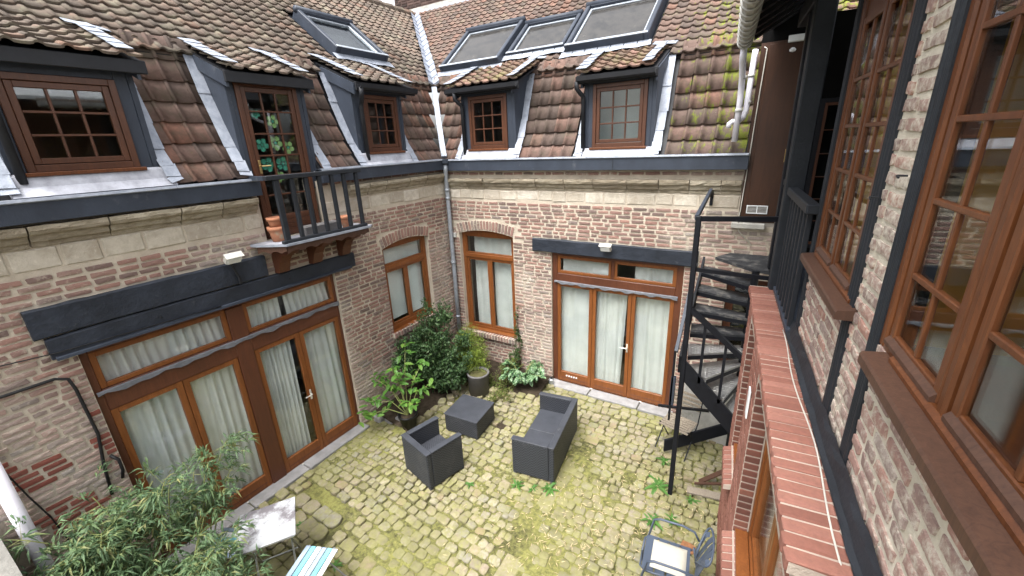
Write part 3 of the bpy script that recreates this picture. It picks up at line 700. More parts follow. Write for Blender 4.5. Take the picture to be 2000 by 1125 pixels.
SK_B = [(-6.04, -4.64, -.84, -1.94, .12), (-4.60, -3.42, -1.02, -1.90, .05), (-3.32, -1.92, -.86, -1.94, .12)]
tp_low = tile_protos('mansard_tile', TW, TL, 6, .030, True); UL_ = .168; UW, UWB = .185, .168; tp_up = tile_protos('roof_tile', UW, UL_, 6, .028); tp_upb = tile_protos('roof_tile_back', UWB, UL_, 6, .027); tp_db = tile_protos('dormer_tile_back', UW, UL_, 6, .028)
def keeplow(ds, val):
    def k(u, n, v, s):
        if not val(u, n): return False
        return not any(d['o'][0]-.10 < u < d['o'][1]+.10 for d in ds) and not any(d['o'][0]-.12 < u < d['o'][1]+.12 and v > 5.2 for d in ds)
    return k
def keepup(ds, sks, val):
    def k(u, n, v, s):
        if not val(u, n): return False
        for d in ds:
            nm = (d['ev']+T23*.08-BRK[1]-T38*BRK[0])/(T23-T38)    # where the dormer roof runs into the main slope
            if d['e'][0]-.02 < u < d['e'][1]+.02 and n > nm+.10: return False
        return not any(a-.08 < u < b+.08 and c+.10 > n > d_-.04 for a, b, c, d_, _ in sks)
    return k
low_slab(LF, lowL, [(-.4, 1.0), (2.03, 2.92), (3.88, 4.70), (5.69, 6.62)])
tile_field(LF, lowL, tp_low, LOW, -.4, 7.2, TW, TL, keeplow(D_L, lambda u, n: u < 6.62-n-.06), 300)
upL = MB().prof(LF, [(BRK[0]-.04, BRK[1]+.0), (TOPN, UPP[1][1]-.04), (TOPN, UPP[1][1]-.12), (BRK[0]-.1, BRK[1]-.08)], -.6, 10.2).build('upper_roof_slope', 'black_paint', left)
tile_field(LF, upL, tp_up, UPP, -.6, 10.2, UW, UL_, keepup(D_L, SK_L, lambda u, n: u < 6.62-n-.05), 300)
for i in range(12):
    u = 5.9+i*.36; MB().tube([LF(u, UPP[1][1]+.02, TOPN), LF(u+.38, UPP[1][1]+.03, TOPN)], [.075, .088], 10).build('ridge_tile', 'roof_tile', upL)

# dormers
def leadstrip(parent, pts, wd, fr, lift=.01, nm='lead_soaker'):
    for (p, q, nrm) in pts:
        d = (q-p).normalized(); s_ = d.cross(nrm).normalized()*wd/2; up = nrm*lift; j = lambda: nrm*random.uniform(0, .008)
        a = [p-s_+up+j(), p+s_+up+j(), q+s_+up*.86+j(), q-s_+up*.86+j()]; m = MB(); m.prism([x-nrm*.006 for x in a], a); m.build(nm, 'lead', parent)
def dormer(fr, parent, d, protos, cols, vrows, glz=(3, 3), door=False, gut=True, pipe=None, decal=None):
    o0, o1 = d['o']; f0, f1, v0, v1 = d['f']; e0, e1 = d['e']; ev = d['ev']; N0 = -.05
    nm = (ev+T23*.08-BRK[1]-T38*BRK[0])/(T23-T38); vm = ev+T23*(.08-nm)
    vb = 3.45 if door else 4.2
    # cheeks and surround: one carcass
    m = MB(); tl = lambda n: ev+T23*(.08-n)-.07
    for a, b in ((o0, o0+.05), (o1-.05, o1)):
        cv = 4.15
        pts = [(N0, cv), (N0, tl(N0)), (-.62, tl(-.62)), (-.66, 5.3), (-.28, 4.6), (-.12, 4.2)]
        m.prism([fr(a, v, n) for n, v in pts], [fr(b, v, n) for n, v in pts])
    m.bbox(fr, o0+.05, f0, (4.0 if door else vb), tl(N0)-.002, N0-.08, N0-.002); m.bbox(fr, f1, o1-.05, (4.0 if door else vb), tl(N0)-.002, N0-.08, N0-.002)
    m.bbox(fr, f0, f1, v1, tl(N0)-.004, N0-.08, N0-.001)
    c = m.build('dormer', 'slate_paint', parent)
    # roof deck, boards and tiles
    k = lambda n, dz: (n, ev+T23*(.08-n)+dz)
    MB().prof(fr, [k(.08, -.03), k(nm, -.03), k(nm, -.055), k(.08, -.055)], e0+.02, e1-.02).build('roof_deck', 'black_paint', c)
    MB().bbox(fr, e0, e1, ev-.14, ev-.02, .05, .085).build('eave_board', 'black_paint', c)
    for a, b in ((o0-.03, o0-.001), (o1+.001, o1+.03)): MB().prof(fr, [k(.06, -.05), k(-.62, -.05), k(-.62, -.20), k(.06, -.2)], a, b).build('barge_board', 'slate_paint', c)
    path = [(.10, ev-.008), (nm-.05, vm+T23*.05)]
    tile_field(fr, c, protos, path, e0+.02, e1-.05, UW, UL_, lambda u, n, v, s: True, 120, 'dormer_tiling')
    D = (fr.N*(nm-.1)+fr.V*(vm-ev)).normalized(); nrm = fr.U.cross(D); nrm = nrm if nrm.z > 0 else -nrm
    L = (fr(0, vm, nm)-fr(0, ev, .1)).length
    for uu, ww in ((e0+.07, .17), (e1-.14, .13)):
        n_ = 5
        for i in range(n_):
            p = fr(uu+random.uniform(-.015, .015), ev, .1)+D*L*i/n_; q = p+D*(L/n_*1.12)
            leadstrip(c, [(p, q, nrm)], ww, fr, .070)
    p = fr(e1-.1, ev, .1)+D*L; leadstrip(c, [(fr(e1-.28, vm+.01, nm+.02), fr(e1+.06, vm-.02, nm+.03), nrm)], .16, fr, .05, 'lead_flashing')
    # soakers down both cheeks, laid over the tiles
    for side, uu in ((-1, o0-.055), (1, o1+.055)):
        pts = LOW
        for i in range(6):
            t0 = i/6; t1 = (i+1.12)/6
            def at(t):
                t = min(t, 1)*4; j = min(int(t), 3); a = t-j; return fr(uu+.0, pts[j][1]*(1-a)+pts[j+1][1]*a, pts[j][0]*(1-a)+pts[j+1][0]*a)
            q0, q1 = at(t0), at(t1); dd = (q1-q0).normalized(); n2 = fr.U.cross(dd); n2 = n2 if n2.dot(fr.N) > 0 else -n2
            leadstrip(c, [(q0+fr.U*side*random.uniform(0, .02), q1+fr.U*side*random.uniform(-.01, .015), n2)], random.uniform(.115, .14), fr, .062 if i % 2 else .058)
    if not door:
        m = MB(); m.prof(fr, [(N0+.03, v0-.01), (N0+.05, v0-.03), (.03, 4.30), (.11, 4.225), (.06, 4.205), (-.05, 4.27), (N0-.03, v0-.03)], o0-.06, o1+.06); m.build('lead_apron', 'dull_lead', c)
    # window
    fm = frame_mesh(fr, f0, f1, v0, v1, N0-.06, N0+.02, .055, wb=.06 if not door else .05); w_ = fm.build('window_frame', 'dormer_wood', c)
    if door:
        vs = [4.02+.235*i for i in range(6)]; vs = [3.72, 3.98, 4.22, 4.47, 4.73, 4.99, 5.22]
        sash(fr, c, f0+.06, f1-.06, v0+.04, 5.26, N0-.01, 3, 6, 'dormer_wood', .055, .02, wb=.24, vlines=vs)
        for q in range(4): MB().bbox(fr, f0+.12, f1-.12, 3.48+q*.058, 3.53+q*.058, N0+.008, N0+.018, .003).build('lower_board', 'dormer_wood', c)
        lever(fr, c, f0+.095, 4.35, N0+.012, 1)
    else:
        sash(fr, c, f0+.06, f1-.06, v0+.065, v1-.06, N0-.01, *glz, 'dormer_wood', .05, .02)
        MB().bbox(fr, f0-.03, f1+.03, v0-.035, v0, N0-.04, N0+.07, .006).build('window_sill', 'window_wood', c)
    if gut:
        m = MB(); m.prof(fr, [(.09, ev-.05), (.095, ev-.10), (.13, ev-.125), (.165, ev-.10), (.172, ev-.045), (.165, ev-.045), (.155, ev-.09), (.13, ev-.11), (.105, ev-.09), (.10, ev-.05)], e0+.02, e1-.02); m.build('dormer_gutter', 'black_paint', c)
    if pipe is not None:
        u = pipe; MB().tube([fr(u-.03, ev-.1, .13), fr(u-.03, ev-.2, .12), fr(u+.01, ev-.27, .06), fr(u+.03, ev-.30, .02), fr(u+.03, ev-.36, .0), fr(u+.03, 4.33, .0)], .034, 8).build('dormer_downpipe', 'black_paint', c, True)
    return c
dl1 = dormer(LF, left, D_L[0], tp_up, 0, 0, (3, 3), gut=False, pipe=1.0); dl1['label'] = 'wide dormer with nine-pane window at the far left of the roof'
dl2 = dormer(LF, left, D_L[1], tp_up, 0, 0, door=True, gut=False); dl2['label'] = 'tall dormer with a glazed door opening onto the balcony'
dl3 = dormer(LF, left, D_L[2], tp_up, 0, 0, (3, 3), pipe=4.76); dl3['label'] = 'small dormer next to the roof valley with black gutter'

def skylight(fr, parent, a, b, c, d, raised, label, gl='roof_glass', lin='room_dark'):
    dirv = (fr.N*(d-c)+fr.V*((c-d)*T38)).normalized(); P0 = fr(0, BRK[1]+(BRK[0]-c)*T38, c); L = (fr(0, BRK[1]+(BRK[0]-d)*T38, d)-P0).length
    nr = fr.U.cross(dirv); nr = nr if nr.z > 0 else -nr
    q = Fr(P0, fr.U, dirv, nr); h = raised+.06
    o = frame_mesh(q, a, b, 0, L, -.02, h, .075, wt=.10, wb=.07, b=.012).build('skylight', 'slate_paint', parent); o['label'] = label
    frame_mesh(q, a+.08, b-.08, .075, L-.105, h-.10, h-.05, .04, b=.006).build('inner_frame', 'zinc', o)
    pane(q, o, a+.10, b-.10, .10, L-.13, h-.075, gl)
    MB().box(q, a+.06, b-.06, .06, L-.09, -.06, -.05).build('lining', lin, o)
    MB().bbox(q, a+.01, b-.01, .0, .05, h, h+.012).build('cover_strip', 'zinc', o); MB().tube([q(a-.01, L-.04, h-.02), q(b+.01, L-.04, h-.02)], .055, 10).build('hood', 'slate_paint', o, True)
    k = int((b-a)/.2)+1
    for i in range(k):
        u = a-.06+i*(b-a+.12)/k; MB().add([q(u, .0, .075), q(u+.2, .0, .075), q(u+.21, -.12-.03*(i % 2), .062), q(u-.01, -.12-.03*((i+1) % 2), .062)], [(0, 1, 2, 3)]).build('lead_apron', 'lead', o)
    return o
skylight(LF, left, *SK_L[0], 'single roof window on the left roof with white lining in place of reflected sky', 'glass', 'slat_white')  # white lining puts the bright sky reflection into colour
# ------------------------------------------------------------------ back wing
back = thing('back_wing', 'brick house wing closing the courtyard at the back with two dormers and three roof windows', 'building', (-2.9, 6.62, 0))
BU0, BU1, BV1 = -5.5, -.34, 4.07
DOORB, WINB = (-3.22, -.97, -.1, 2.62), (-5.27, -4.01, .73, 2.97)
WALLX = .42; SWIN = (-.37, .30, 1.02, 2.52)
bw = wall_mesh(BF, BU0, WALLX, -.1, 3.28, [DOORB, (WINB[0], WINB[1], WINB[2], WINB[3]), SWIN], .34).build('wall', 'old_mortar', back)
MB().box(BF, BU0, BU1, 3.2802, BV1, -.34, 0).build('wall_head', 'old_mortar', back)
holes = [DOORB, SWIN, (WINB[0], WINB[1], .62, 2.98), (-5.3, -3.98, 2.80, 2.90), (-3.58, -.78, 2.63, 2.87), (-5.5, BU1, 3.51, 3.96), (BU1, .5, 3.25, 5)]
lay = layout(BU0+.0, WALLX, 0, BV1, holes, .067, (.20, .20, .21, .10, .15), .018)
lay = offarch(lay, WINB[0], WINB[1], 2.83, .085, .20); place_bricks(BF, lay, OB, bw)
arch(BF, bw, WINB[0], WINB[1], 2.83, .085, .20, OB); rowlock_sill(BF, bw, -5.33, -4.02, .745, OB, .09)
stone_course(BF, bw, [(BU0+.08, BU1)], 3.515, 3.70); cornice(BF, bw, BU0+.1, BU1, 3.90, 1.0, .3)
bb = beam(BF, back, -3.57, -.79, 2.63, 2.868, -.2, .06)
bfw = french_window(BF, back, -3.22, -.97, 2.63, -.07, [(-3.12, -3.12), (-2.14, -2.06), (-1.08, -1.08)], [(-3.12, -2.445), (-2.44, -1.755), (-1.75, -1.08)], [(-3.12, -2.12), (-2.08, -1.08)], 2.24, (.22, 2.06), lead_v=2.09, postdark=False, pv=2.245)
sw = frame_mesh(BF, -.37, .30, 1.02, 2.52, -.2, -.12, .06).build('stair_window', 'dark_varnish', back); sash(BF, sw, -.31, .24, 1.08, 2.46, -.16, 1, 1, 'dark_varnish', .05)
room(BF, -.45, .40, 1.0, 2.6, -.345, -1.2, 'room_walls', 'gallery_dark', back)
MB().bbox(BF, -.74, .40, -.05, 1.0, .02, .50, .02).build('concrete_plinth', 'concrete', back)
lever(BF, bfw, -1.79, 1.03, -.04, -1, 'light_metal')
for i in range(5): MB().tube([BF(-2.93+i*.05, .165, -.042), BF(-2.93+i*.05, .165, -.034)], .017, 8).build('vent_hole_cover', 'slat_white', bfw)
bwn = frame_mesh(BF, WINB[0], WINB[1], .75, 2.92, -.16, -.09, .075, wt=.13, wb=.07).build('casement_window', 'varnished_wood', back)
MB().bbox(BF, -5.195, -4.085, 2.33, 2.41, -.16, -.08).build('transom_bar', 'varnished_wood', bwn)
sash(BF, bwn, -5.195, -4.085, 2.41, 2.79, -.12, 1, 1, 'varnished_wood', .03)
for a, b in ((-5.195, -4.64), (-4.64, -4.085)): sash(BF, bwn, a, b, .82, 2.33, -.12, 1, 1, 'varnished_wood', .055)
MB().bbox(BF, WINB[0], WINB[1], .742, .775, -.16, .0).build('window_sill', 'varnished_wood', bwn)
room(BF, -3.7, -.5, -.02, 2.9, -.345, -3.2, 'room_walls', 'room_dark', back, 'room_floor'); room(BF, -5.45, -3.8, .4, 3.3, -.345, -2.6, 'room_walls', 'room_dark', back, 'room_floor')
room(BF, -5.45, -.4, 3.6, 5.6, -.7, -3, 'attic_room_walls', 'room_dark', back, 'room_floor')
curtain(BF, -5.1, -4.66, .8, 2.32, -.24, 'white net curtain with faint stripes in the left casement of the back window', 3, .012)
curtain(BF, -4.62, -4.10, .8, 2.32, -.24, 'white net curtain in the right casement of the back window', 3, .012)
curtain(BF, -5.08, -4.12, 2.40, 2.80, -.24, 'short net curtain in the top light of the back window', 5, .012)
curtain(BF, -3.10, -2.47, .10, 2.06, -.16, 'sheer white curtain behind the left leaf of the back doors', 4, .016)
curtain(BF, -2.40, -1.86, .14, 2.06, -.16, 'sheer white curtain pulled aside behind the middle leaf of the back doors', 5, .022, .12)
curtain(BF, -1.72, -1.12, .10, 2.06, -.16, 'sheer white curtain behind the right leaf of the back doors by the stair', 5, .022)
curtain(BF, -3.05, -2.18, 2.2, 2.58, -.16, 'plain white curtain in the left transom light of the back doors', 3, .012)
curtain(BF, -1.75, -1.12, 2.2, 2.58, -.16, 'short white curtain in the right transom light of the back doors', 5, .02)
room(BF, -2.64, -1.58, 4.2, 5.42, -.30, -.66, 'dormer_room', 'blind', back)
gutter(BF, back, -5.38, -.30, 4.045, 4.25, .13)
MB().bbox(BF, -2.115, -2.105, 4.047, 4.248, .1305, .134, .001).build('fascia_seam', 'stud_paint', back)
lowB = MB().prof(BF, [(-.62, 5.585), (-.56, 5.60), (-.58, 5.57)], -6.1, -.3).build('mansard_slope', 'black_paint', back)
low_slab(BF, lowB, [(-5.5, -5.0), (-3.92, -2.62), (-1.59, -.31)])
tile_field(BF, lowB, tp_low, LOW, -6.1, -.38, TW, TL, keeplow(D_B, lambda u, n: u > -5.5+n+.06), 300)
upB = MB().prof(BF, [(BRK[0]-.04, BRK[1]+.0), (TOPN, UPP[1][1]-.04), (TOPN, UPP[1][1]-.12), (BRK[0]-.1, BRK[1]-.08)], -9.1, 1.4).build('upper_roof_slope', 'black_paint', back)
tile_field(BF, upB, tp_upb, UPP, -9.1, 1.3, UWB, UL_, keepup(D_B, SK_B, lambda u, n: u > -5.5+n+.05), 300)
db1 = dormer(BF, back, D_B[0], tp_db, 0, 0, (3, 3), pipe=-5.0); db1['label'] = 'left dormer of the back roof, nearer the valley'
db2 = dormer(BF, back, D_B[1], tp_db, 0, 0, (3, 3), pipe=-2.68); db2['label'] = 'right dormer of the back roof with mossy tiles'
for s_, lab in zip(SK_B, ('left of three roof windows in a row', 'middle roof window set lower between two raised ones', 'right of three roof windows in a row')): skylight(BF, back, *s_, lab)
# valley lead between the two roofs
vl = thing('roof_valley', 'pale lead valley strip where the two tiled roofs meet', 'roof valley', (-6.1, 7.2, 5.6))
def vp(n, dv=0): return Vector((-5.5+n, 6.62-n, 0))
def valley(path, wd, k, nm, lift):
    tot = [Vector((-5.5+n, 6.62-n, v)) for n, v in path]
    for i in range(k):
        def at(t):
            t = min(t, .9999)*(len(tot)-1); j = int(t); return tot[j].lerp(tot[j+1], t-j)
        p, q = at(i/k), at((i+1)/k*1.0); d = (q-p).normalized(); a = Vector((1, 1, 0)).normalized(); m = MB(); up = Vector((.3, -.3, .9))*lift
        w0 = wd*random.uniform(.9, 1.1); w1 = wd*random.uniform(.8, 1.0)
        L_, R_ = Vector((0, -1, .0)), Vector((1, 0, 0)); rise = .10
        a0 = [p+Vector((0, -w0, rise*.2))+up, p+up*.6, p+Vector((w0, 0, rise*.2))+up]; a1 = [q+Vector((0, -w1, rise*.2))+up*.8, q+up*.4, q+Vector((w1, 0, rise*.2))+up*.8]
        m.add(a0+a1+[x-up*.5 for x in a0+a1], [(0, 1, 4, 3), (1, 2, 5, 4), (0, 6, 7, 1), (1, 7, 8, 2)]); m.build(nm, 'lead', vl)
valley([(n, v) for n, v in UPP], .155, 15, 'valley_lead', .10)
for (n0, v0), (n1, v1) in zip(LOW[1:], LOW[2:]):
    a_, b_ = Vector((-5.5+n0+.09, 6.62-n0-.09, v0)), Vector((-5.5+n1+.09, 6.62-n1-.09, v1)); MB().bar(a_, b_, .10, .05, Vector((1, 1, 0)).cross(b_-a_)).build('valley_lead', 'lead', vl)
# corner downpipe
dp = thing('downpipe', 'grey zinc downpipe in the inner corner of the two brick walls', 'downpipe', (-5.40, 6.52, 0))
PXc, PYc = -5.41, 6.53
MB().tube([(PXc+.06, PYc-.06, 4.2), (PXc+.05, PYc-.05, 4.05), (PXc, PYc, 3.9), (PXc, PYc, 3.55), (PXc+.005, PYc, 2.0), (PXc, PYc, .0)], .042, 10).build('pipe', 'zinc', dp, True)
for z in (3.95, 3.66, 3.5, 2.2, 1.0): MB().tube([(PXc, PYc, z), (PXc, PYc, z+.05)], .05, 10).build('pipe_collar', 'zinc', dp, True)
MB().lathe((PXc+.06, PYc-.06, 4.16), [(.055, 0), (.075, .03), (.075, .1)], 12).build('hopper', 'slate_paint', dp)
# neighbouring wall behind the ridge
nb = thing('neighbour_wall', 'dark old brick wall rising behind the ridge of the back roof', 'wall', (-5, 10.5, 0))
NF = Fr((0, 10.42, 0), (1, 0, 0), (0, 0, 1), (0, -1, 0))
nw = MB().box(NF, -9.95, 3, 7.5, 9.6, -.4, 0).build('wall', 'neighbour_brick', nb)
MB().box(NF, -9.7, 3, 7.6, 8.14, .003, .06).build('mortar_fillet', 'concrete', nw)
NB = brick_protos('neighbour_brick', 5)
place_bricks(NF, layout(-9.95, -6.2, 8.18, 9.6, [], .067, (.2, .21, .1), .016), NB, nw, .012, 120)
MB().prof(NF, [(.30, 7.93), (.07, 8.06), (.07, 8.03), (.3, 7.91)], -9.3, 3).build('lead_flashing', 'lead', nw)

# ------------------------------------------------------------------ right wing
right = thing('right_wing', 'half-timbered brick house wing on the right with oak windows and brick-faced ground floor', 'building', (.62, 2.5, 0))
W1, W2 = (2.42, 3.44, 3.70, 5.3), (-.6, 1.98, 3.70, 5.3)
RV0, RV1 = 3.06, 5.75
rw = wall_mesh(RF, -1.2, 3.50, -.1, RV1, [W1, W2], .09).build('wall', 'pale_mortar', right)
HB = brick_protos('half_timber_brick', 16, .13)
ST1, ST2, ST0 = (2.33, 2.45), (1.95, 2.045), (3.44, 3.53)
lay = layout(-1.0, 3.46, RV0+.03, RV1, [W1, W2, (ST1[0], ST1[1], 0, 9), (ST2[0], ST2[1], 0, 9)], .069, (.22, .20, .15, .11, .19), .017, .007)
place_bricks(RF, lay, HB, rw, .010, jit=.002, tilt=.035)
for a, b in (ST1, ST2, ST0): beam(RF, right, a, b, RV0-.04, RV1, -.1, .012, 'timber_stud', 'stud_paint')
def leanbeam(): pass
MB().bbox(RF, -1.2, 3.53, 5.31, 5.6, -.02, .05).build('head_board', 'window_wood', right)
# flashing along the foot of the wall, with its loose cable
m = MB(); k = 40
for i in range(k+1):
    u = -1.0+4.6*i/k; j = lambda s: random.uniform(-s, s); m.v += [tuple(RF(u, 3.13+j(.012), .004+.012)), tuple(RF(u, 3.10+j(.006), .03+j(.006))), tuple(RF(u, 3.055+j(.004), .045+j(.006))), tuple(RF(u, 3.042, .065+j(.008))), tuple(RF(u, 3.034, .065))]
for i in range(k):
    for j in range(4): m.f.append((i*5+j, i*5+j+1, (i+1)*5+j+1, (i+1)*5+j))
m.build('foot_flashing', 'stud_paint', right)
def oak_window(u0, u1, name_leaves, v0=3.70, vtop=5.3):
    fm = frame_mesh(RF, u0, u1, v0, vtop, -.045, .004, .05, wt=.08, wb=.03, b=.008); o = fm.build('oak_window', 'window_wood', right)
    vs = [3.775, 4.01, 4.265, 4.515, 4.765, 5.02]
    for a, b in name_leaves:
        frame_mesh(RF, a, b, v0+.03, vtop-.08, -.045, -.016, .014, wt=.016, wb=.016, b=.004).build('rebate', 'dark_varnish', o)  # rebate's darker wood paints in the shade between frame and sash
        sash(RF, o, a+.014, b-.014, v0+.035, 5.09, -.028, 2, 5, 'window_wood', .040, .020, .05, wb=.045, vlines=vs, pn=.010, bf=(.40, .46), thin=.006)
        MB().prof(RF, [(-.02, v0+.033), (.012, v0+.036), (.012, v0+.05), (-.012, v0+.075)], a+.02, b-.02).build('weather_bar', 'sill_wood', o)
    MB().bbox(RF, u0, u1, 5.09, 5.23, -.06, -.015).build('head_panel', 'window_wood', o)
    return o
ow1 = oak_window(2.44, 3.44, [(2.49, 2.935), (2.945, 3.39)]); ow2 = oak_window(-.6, 1.96, [(1.45, 1.91), (.80, 1.40), (.20, .78), (-.5, .18)])
ow1['label'] = 'farther oak window beside the open gallery'; ow2['label'] = 'nearer oak window cut by the right edge of the picture'
MB().bbox(RF, 1.405, 1.445, 3.72, 5.2, -.045, .004, .01).build('mullion', 'window_wood', ow2)
for (a, b), o in (((2.29, 3.42), ow1), ((-.8, 1.86), ow2)):
    m = MB(); m.prof(RF, [(-.03, 3.712), (.075, 3.700), (.082, 3.69), (.082, 3.655), (.0, 3.655), (-.03, 3.66)], a, b); m.build('window_sill', 'sill_wood', o)
    MB().prof(RF, [(-.02, 3.713), (.02, 3.708), (.02, 3.722), (.006, 3.735), (-.02, 3.735)], a+.1, b-.08).build('sill_bead', 'window_wood', o)
for u, v in ((2.30, 4.22), (2.04, 4.33)): MB().tube([RF(u, v, .02), RF(u+.01, v, .05), RF(u-.05, v-.002, .06)], .004, 5).build('shutter_hook', 'black_paint', right)
room(RF, -1.1, 3.48, 3.1, 5.6, -.091, -1.5, 'room_walls', 'room_ochre', right, 'room_floor')

bk = MB(); bk.bbox(RF, .85, 1.10, 3.701, 3.712, -.40, -.2); tag(bk.build('paper_sheet', 'neutral_paper', None), 'white sheet of paper lying inside the nearer oak window', 'paper')
MB().bbox(RF, -.5, 1.9, 3.60, 3.70, -.5, -.092).build('window_board', 'dark_varnish', right)
# newer brick facing of the ground floor with rowlock coping
OP1, OP2 = (3.78, 4.38, 1.30, 2.80), (.4, 3.22, 1.30, 2.80)
gw = wall_mesh(GF, 1.42, 4.72, -.1, 2.965, [OP1, OP2], .21).build('ground_floor_facing', 'facing_mortar', right)
FB = brick_protos('facing_brick', 6, .025); DB = brick_protos('dark_brick', 5, .02)
lay = layout(1.42, 4.72, 0, 2.96, [OP1, OP2], .066, (.21,), .013, .001)
place_bricks(GF, lay, FB, gw, .006, 300, jit=.001, tilt=.003)
n = int((4.74-1.42)/.0745)
for i in range(n):
    u = 1.42+(i+.5)*.0745
    m = MB(); m.bbox(GF, u-.0315, u+.0315, 2.967, 3.028+random.uniform(-.003, .003), -.17, .035+random.uniform(-.006, .004), .007); m.v = [(x+random.uniform(-.0025, .0025), y+random.uniform(-.0025, .0025), z+random.uniform(-.002, .002)) for x, y, z in m.v]; m.build('coping_brick', 'facing_brick', gw)
MB().box(GF, 1.425, 4.735, 2.966, 3.020, -.21, .026).build('coping_mortar', 'facing_mortar', gw)
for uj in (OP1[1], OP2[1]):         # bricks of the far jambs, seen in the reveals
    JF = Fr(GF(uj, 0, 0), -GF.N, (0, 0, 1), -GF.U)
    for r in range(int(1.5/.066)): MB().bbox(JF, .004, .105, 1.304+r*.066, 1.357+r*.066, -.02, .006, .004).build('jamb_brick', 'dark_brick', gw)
def facing_window(op, nl):
    a, b, v0, v1 = op; o = frame_mesh(GF, a, b, v0, v1, -.19, -.115, .06).build('ground_floor_window', 'varnished_wood', right)
    for i in range(nl):
        x0 = a+.06+(b-a-.12)*i/nl; x1 = a+.06+(b-a-.12)*(i+1)/nl; sash(GF, o, x0, x1, v0+.06, v1-.06, -.15, 1, 1, 'varnished_wood', .055)
    MB().bbox(GF, a, b, v0, v0+.04, -.115, -.02).build('window_sill', 'varnished_wood', o)
    k = int((b-a)/.0745)
    for i in range(k):
        u = a+(b-a)*(i+.5)/k; m = MB(); m.prof(GF, [(-.02, v0+.002), (.075, v0-.03), (.08, v0-.09), (-.02, v0-.07)], u-.031, u+.031); m.build('sill_brick', 'facing_brick', o)
    MB().prof(GF, [(-.02, v0-.004), (.068, v0-.034), (.07, v0-.085), (-.02, v0-.068)], a, b).build('sill_mortar', 'facing_mortar', o); return o
facing_window(OP1, 1); facing_window(OP2, 4)
room(GF, 1.5, 4.6, .4, 2.9, -.215, -.9, 'room_walls', 'room_dark', right)
MB().bbox(GF, 3.40, 3.50, 2.30, 2.55, .008, .02, .004).build('wall_plate', 'slat_white', right)
MB().box(RF, -1.2, 1.40, -.1, 3.04, .001, .02).build('lower_wall', 'dark_brick', right)
# open gallery beyond the last window
GAL0, GAL1 = 3.53, 6.05
MB().bbox(RF, GAL0, 5.1, 2.93, 3.03, -1.4, .06).build('gallery_floor', 'slate_paint', right)
MB().bbox(RF, 5.1, 6.1, 2.93, 3.03, -1.4, .0).build('gallery_floor', 'slate_paint', right)
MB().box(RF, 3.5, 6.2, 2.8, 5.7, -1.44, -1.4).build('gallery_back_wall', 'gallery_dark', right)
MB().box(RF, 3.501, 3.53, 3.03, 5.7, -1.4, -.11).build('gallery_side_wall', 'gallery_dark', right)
# brown boarded end of the gallery with its door
EF = Fr((0, 6.60, 0), (1, 0, 0), (0, 0, 1), (0, -1, 0))
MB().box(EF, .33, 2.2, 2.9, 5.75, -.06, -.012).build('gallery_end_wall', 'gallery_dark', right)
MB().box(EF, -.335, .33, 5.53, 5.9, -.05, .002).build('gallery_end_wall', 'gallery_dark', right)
ew = MB().box(EF, -.335, .33, 3.34, 5.53, -.05, 0).build('boarded_end_wall', 'brown_panel', right)
MB().bbox(EF, -.25, .16, 3.37, 5.5, .002, .03).build('panel_door', 'brown_panel', right)
for a in (.17, .25): MB().bbox(EF, a, a+.06, 3.37, 5.5, .002, .035).build('door_frame', 'brown_panel', right)
ggl = frame_mesh(EF, .37, 1.05, 3.05, 4.85, -.01, .03, .05).build('gallery_glazed_screen', 'stair_paint', right)
sash(EF, ggl, .42, 1.0, 3.1, 4.8, .012, 2, 6, 'dormer_wood', .03, .012)
lever(EF, right, .105, 4.22, .03, 1)
vg = frame_mesh(EF, -.25, 0, 3.465, 3.575, .031, .045, .012).build('door_vent', 'slat_white', right)
for i in range(5): MB().bbox(EF, -.238, -.012, 3.482+i*.017, 3.49+i*.017, .033, .041, .001).build('vent_slat', 'grey_plastic', vg)
MB().bbox(EF, -.131, -.119, 3.477, 3.563, .033, .046, .001).build('vent_bar', 'slat_white', vg)
MB().bbox(EF, -.06, .13, 5.49, 5.56, .031, .09).build('gallery_lamp_box', 'slat_white', right)
MB().lathe(EF(.0, 5.38, .06), [(.0, 0), (.03, .01), (.035, .03), (.015, .05)], 10).build('lamp_globe', 'slat_white', right)
MB().bbox(BF, -.41, .0, 3.255, 3.335, -.05, .09, .012).build('landing_slab', 'concrete', right)
# railing of the gallery and its posts
rail = MB().bbox(RF, 3.50, 4.62, 3.95, 4.02, .0, .085, .008).build('gallery_railing', 'stud_paint', right)
for i in range(7):
    u = 3.62+i*.15; MB().bbox(RF, u-.02, u+.02, 3.04, 3.949, .02, .055, .004).build('baluster', 'stud_paint', rail)
MB().bbox(RF, 3.55, 4.62, 3.031, 3.07, .008, .065, .004).build('bottom_rail', 'slate_paint', rail)
for a, b in ((4.63, 4.79),): MB().bbox(RF, a, b, 2.9, 5.7, -.05, .10, .01).build('gallery_post', 'stud_paint', right)
MB().bbox(RF, 5.35, 5.47, 3.03, 5.7, -.04, .06, .01).build('gallery_post', 'stair_paint', right)
r2_ = MB().bbox(RF, 4.80, 5.34, 3.97, 4.03, -.02, .05, .006).build('gallery_railing', 'stud_paint', right)
for i in range(4): MB().bbox(RF, 4.88+i*.115, 4.915+i*.115, 3.04, 3.969, .0, .035, .004).build('baluster', 'stair_paint', r2_)
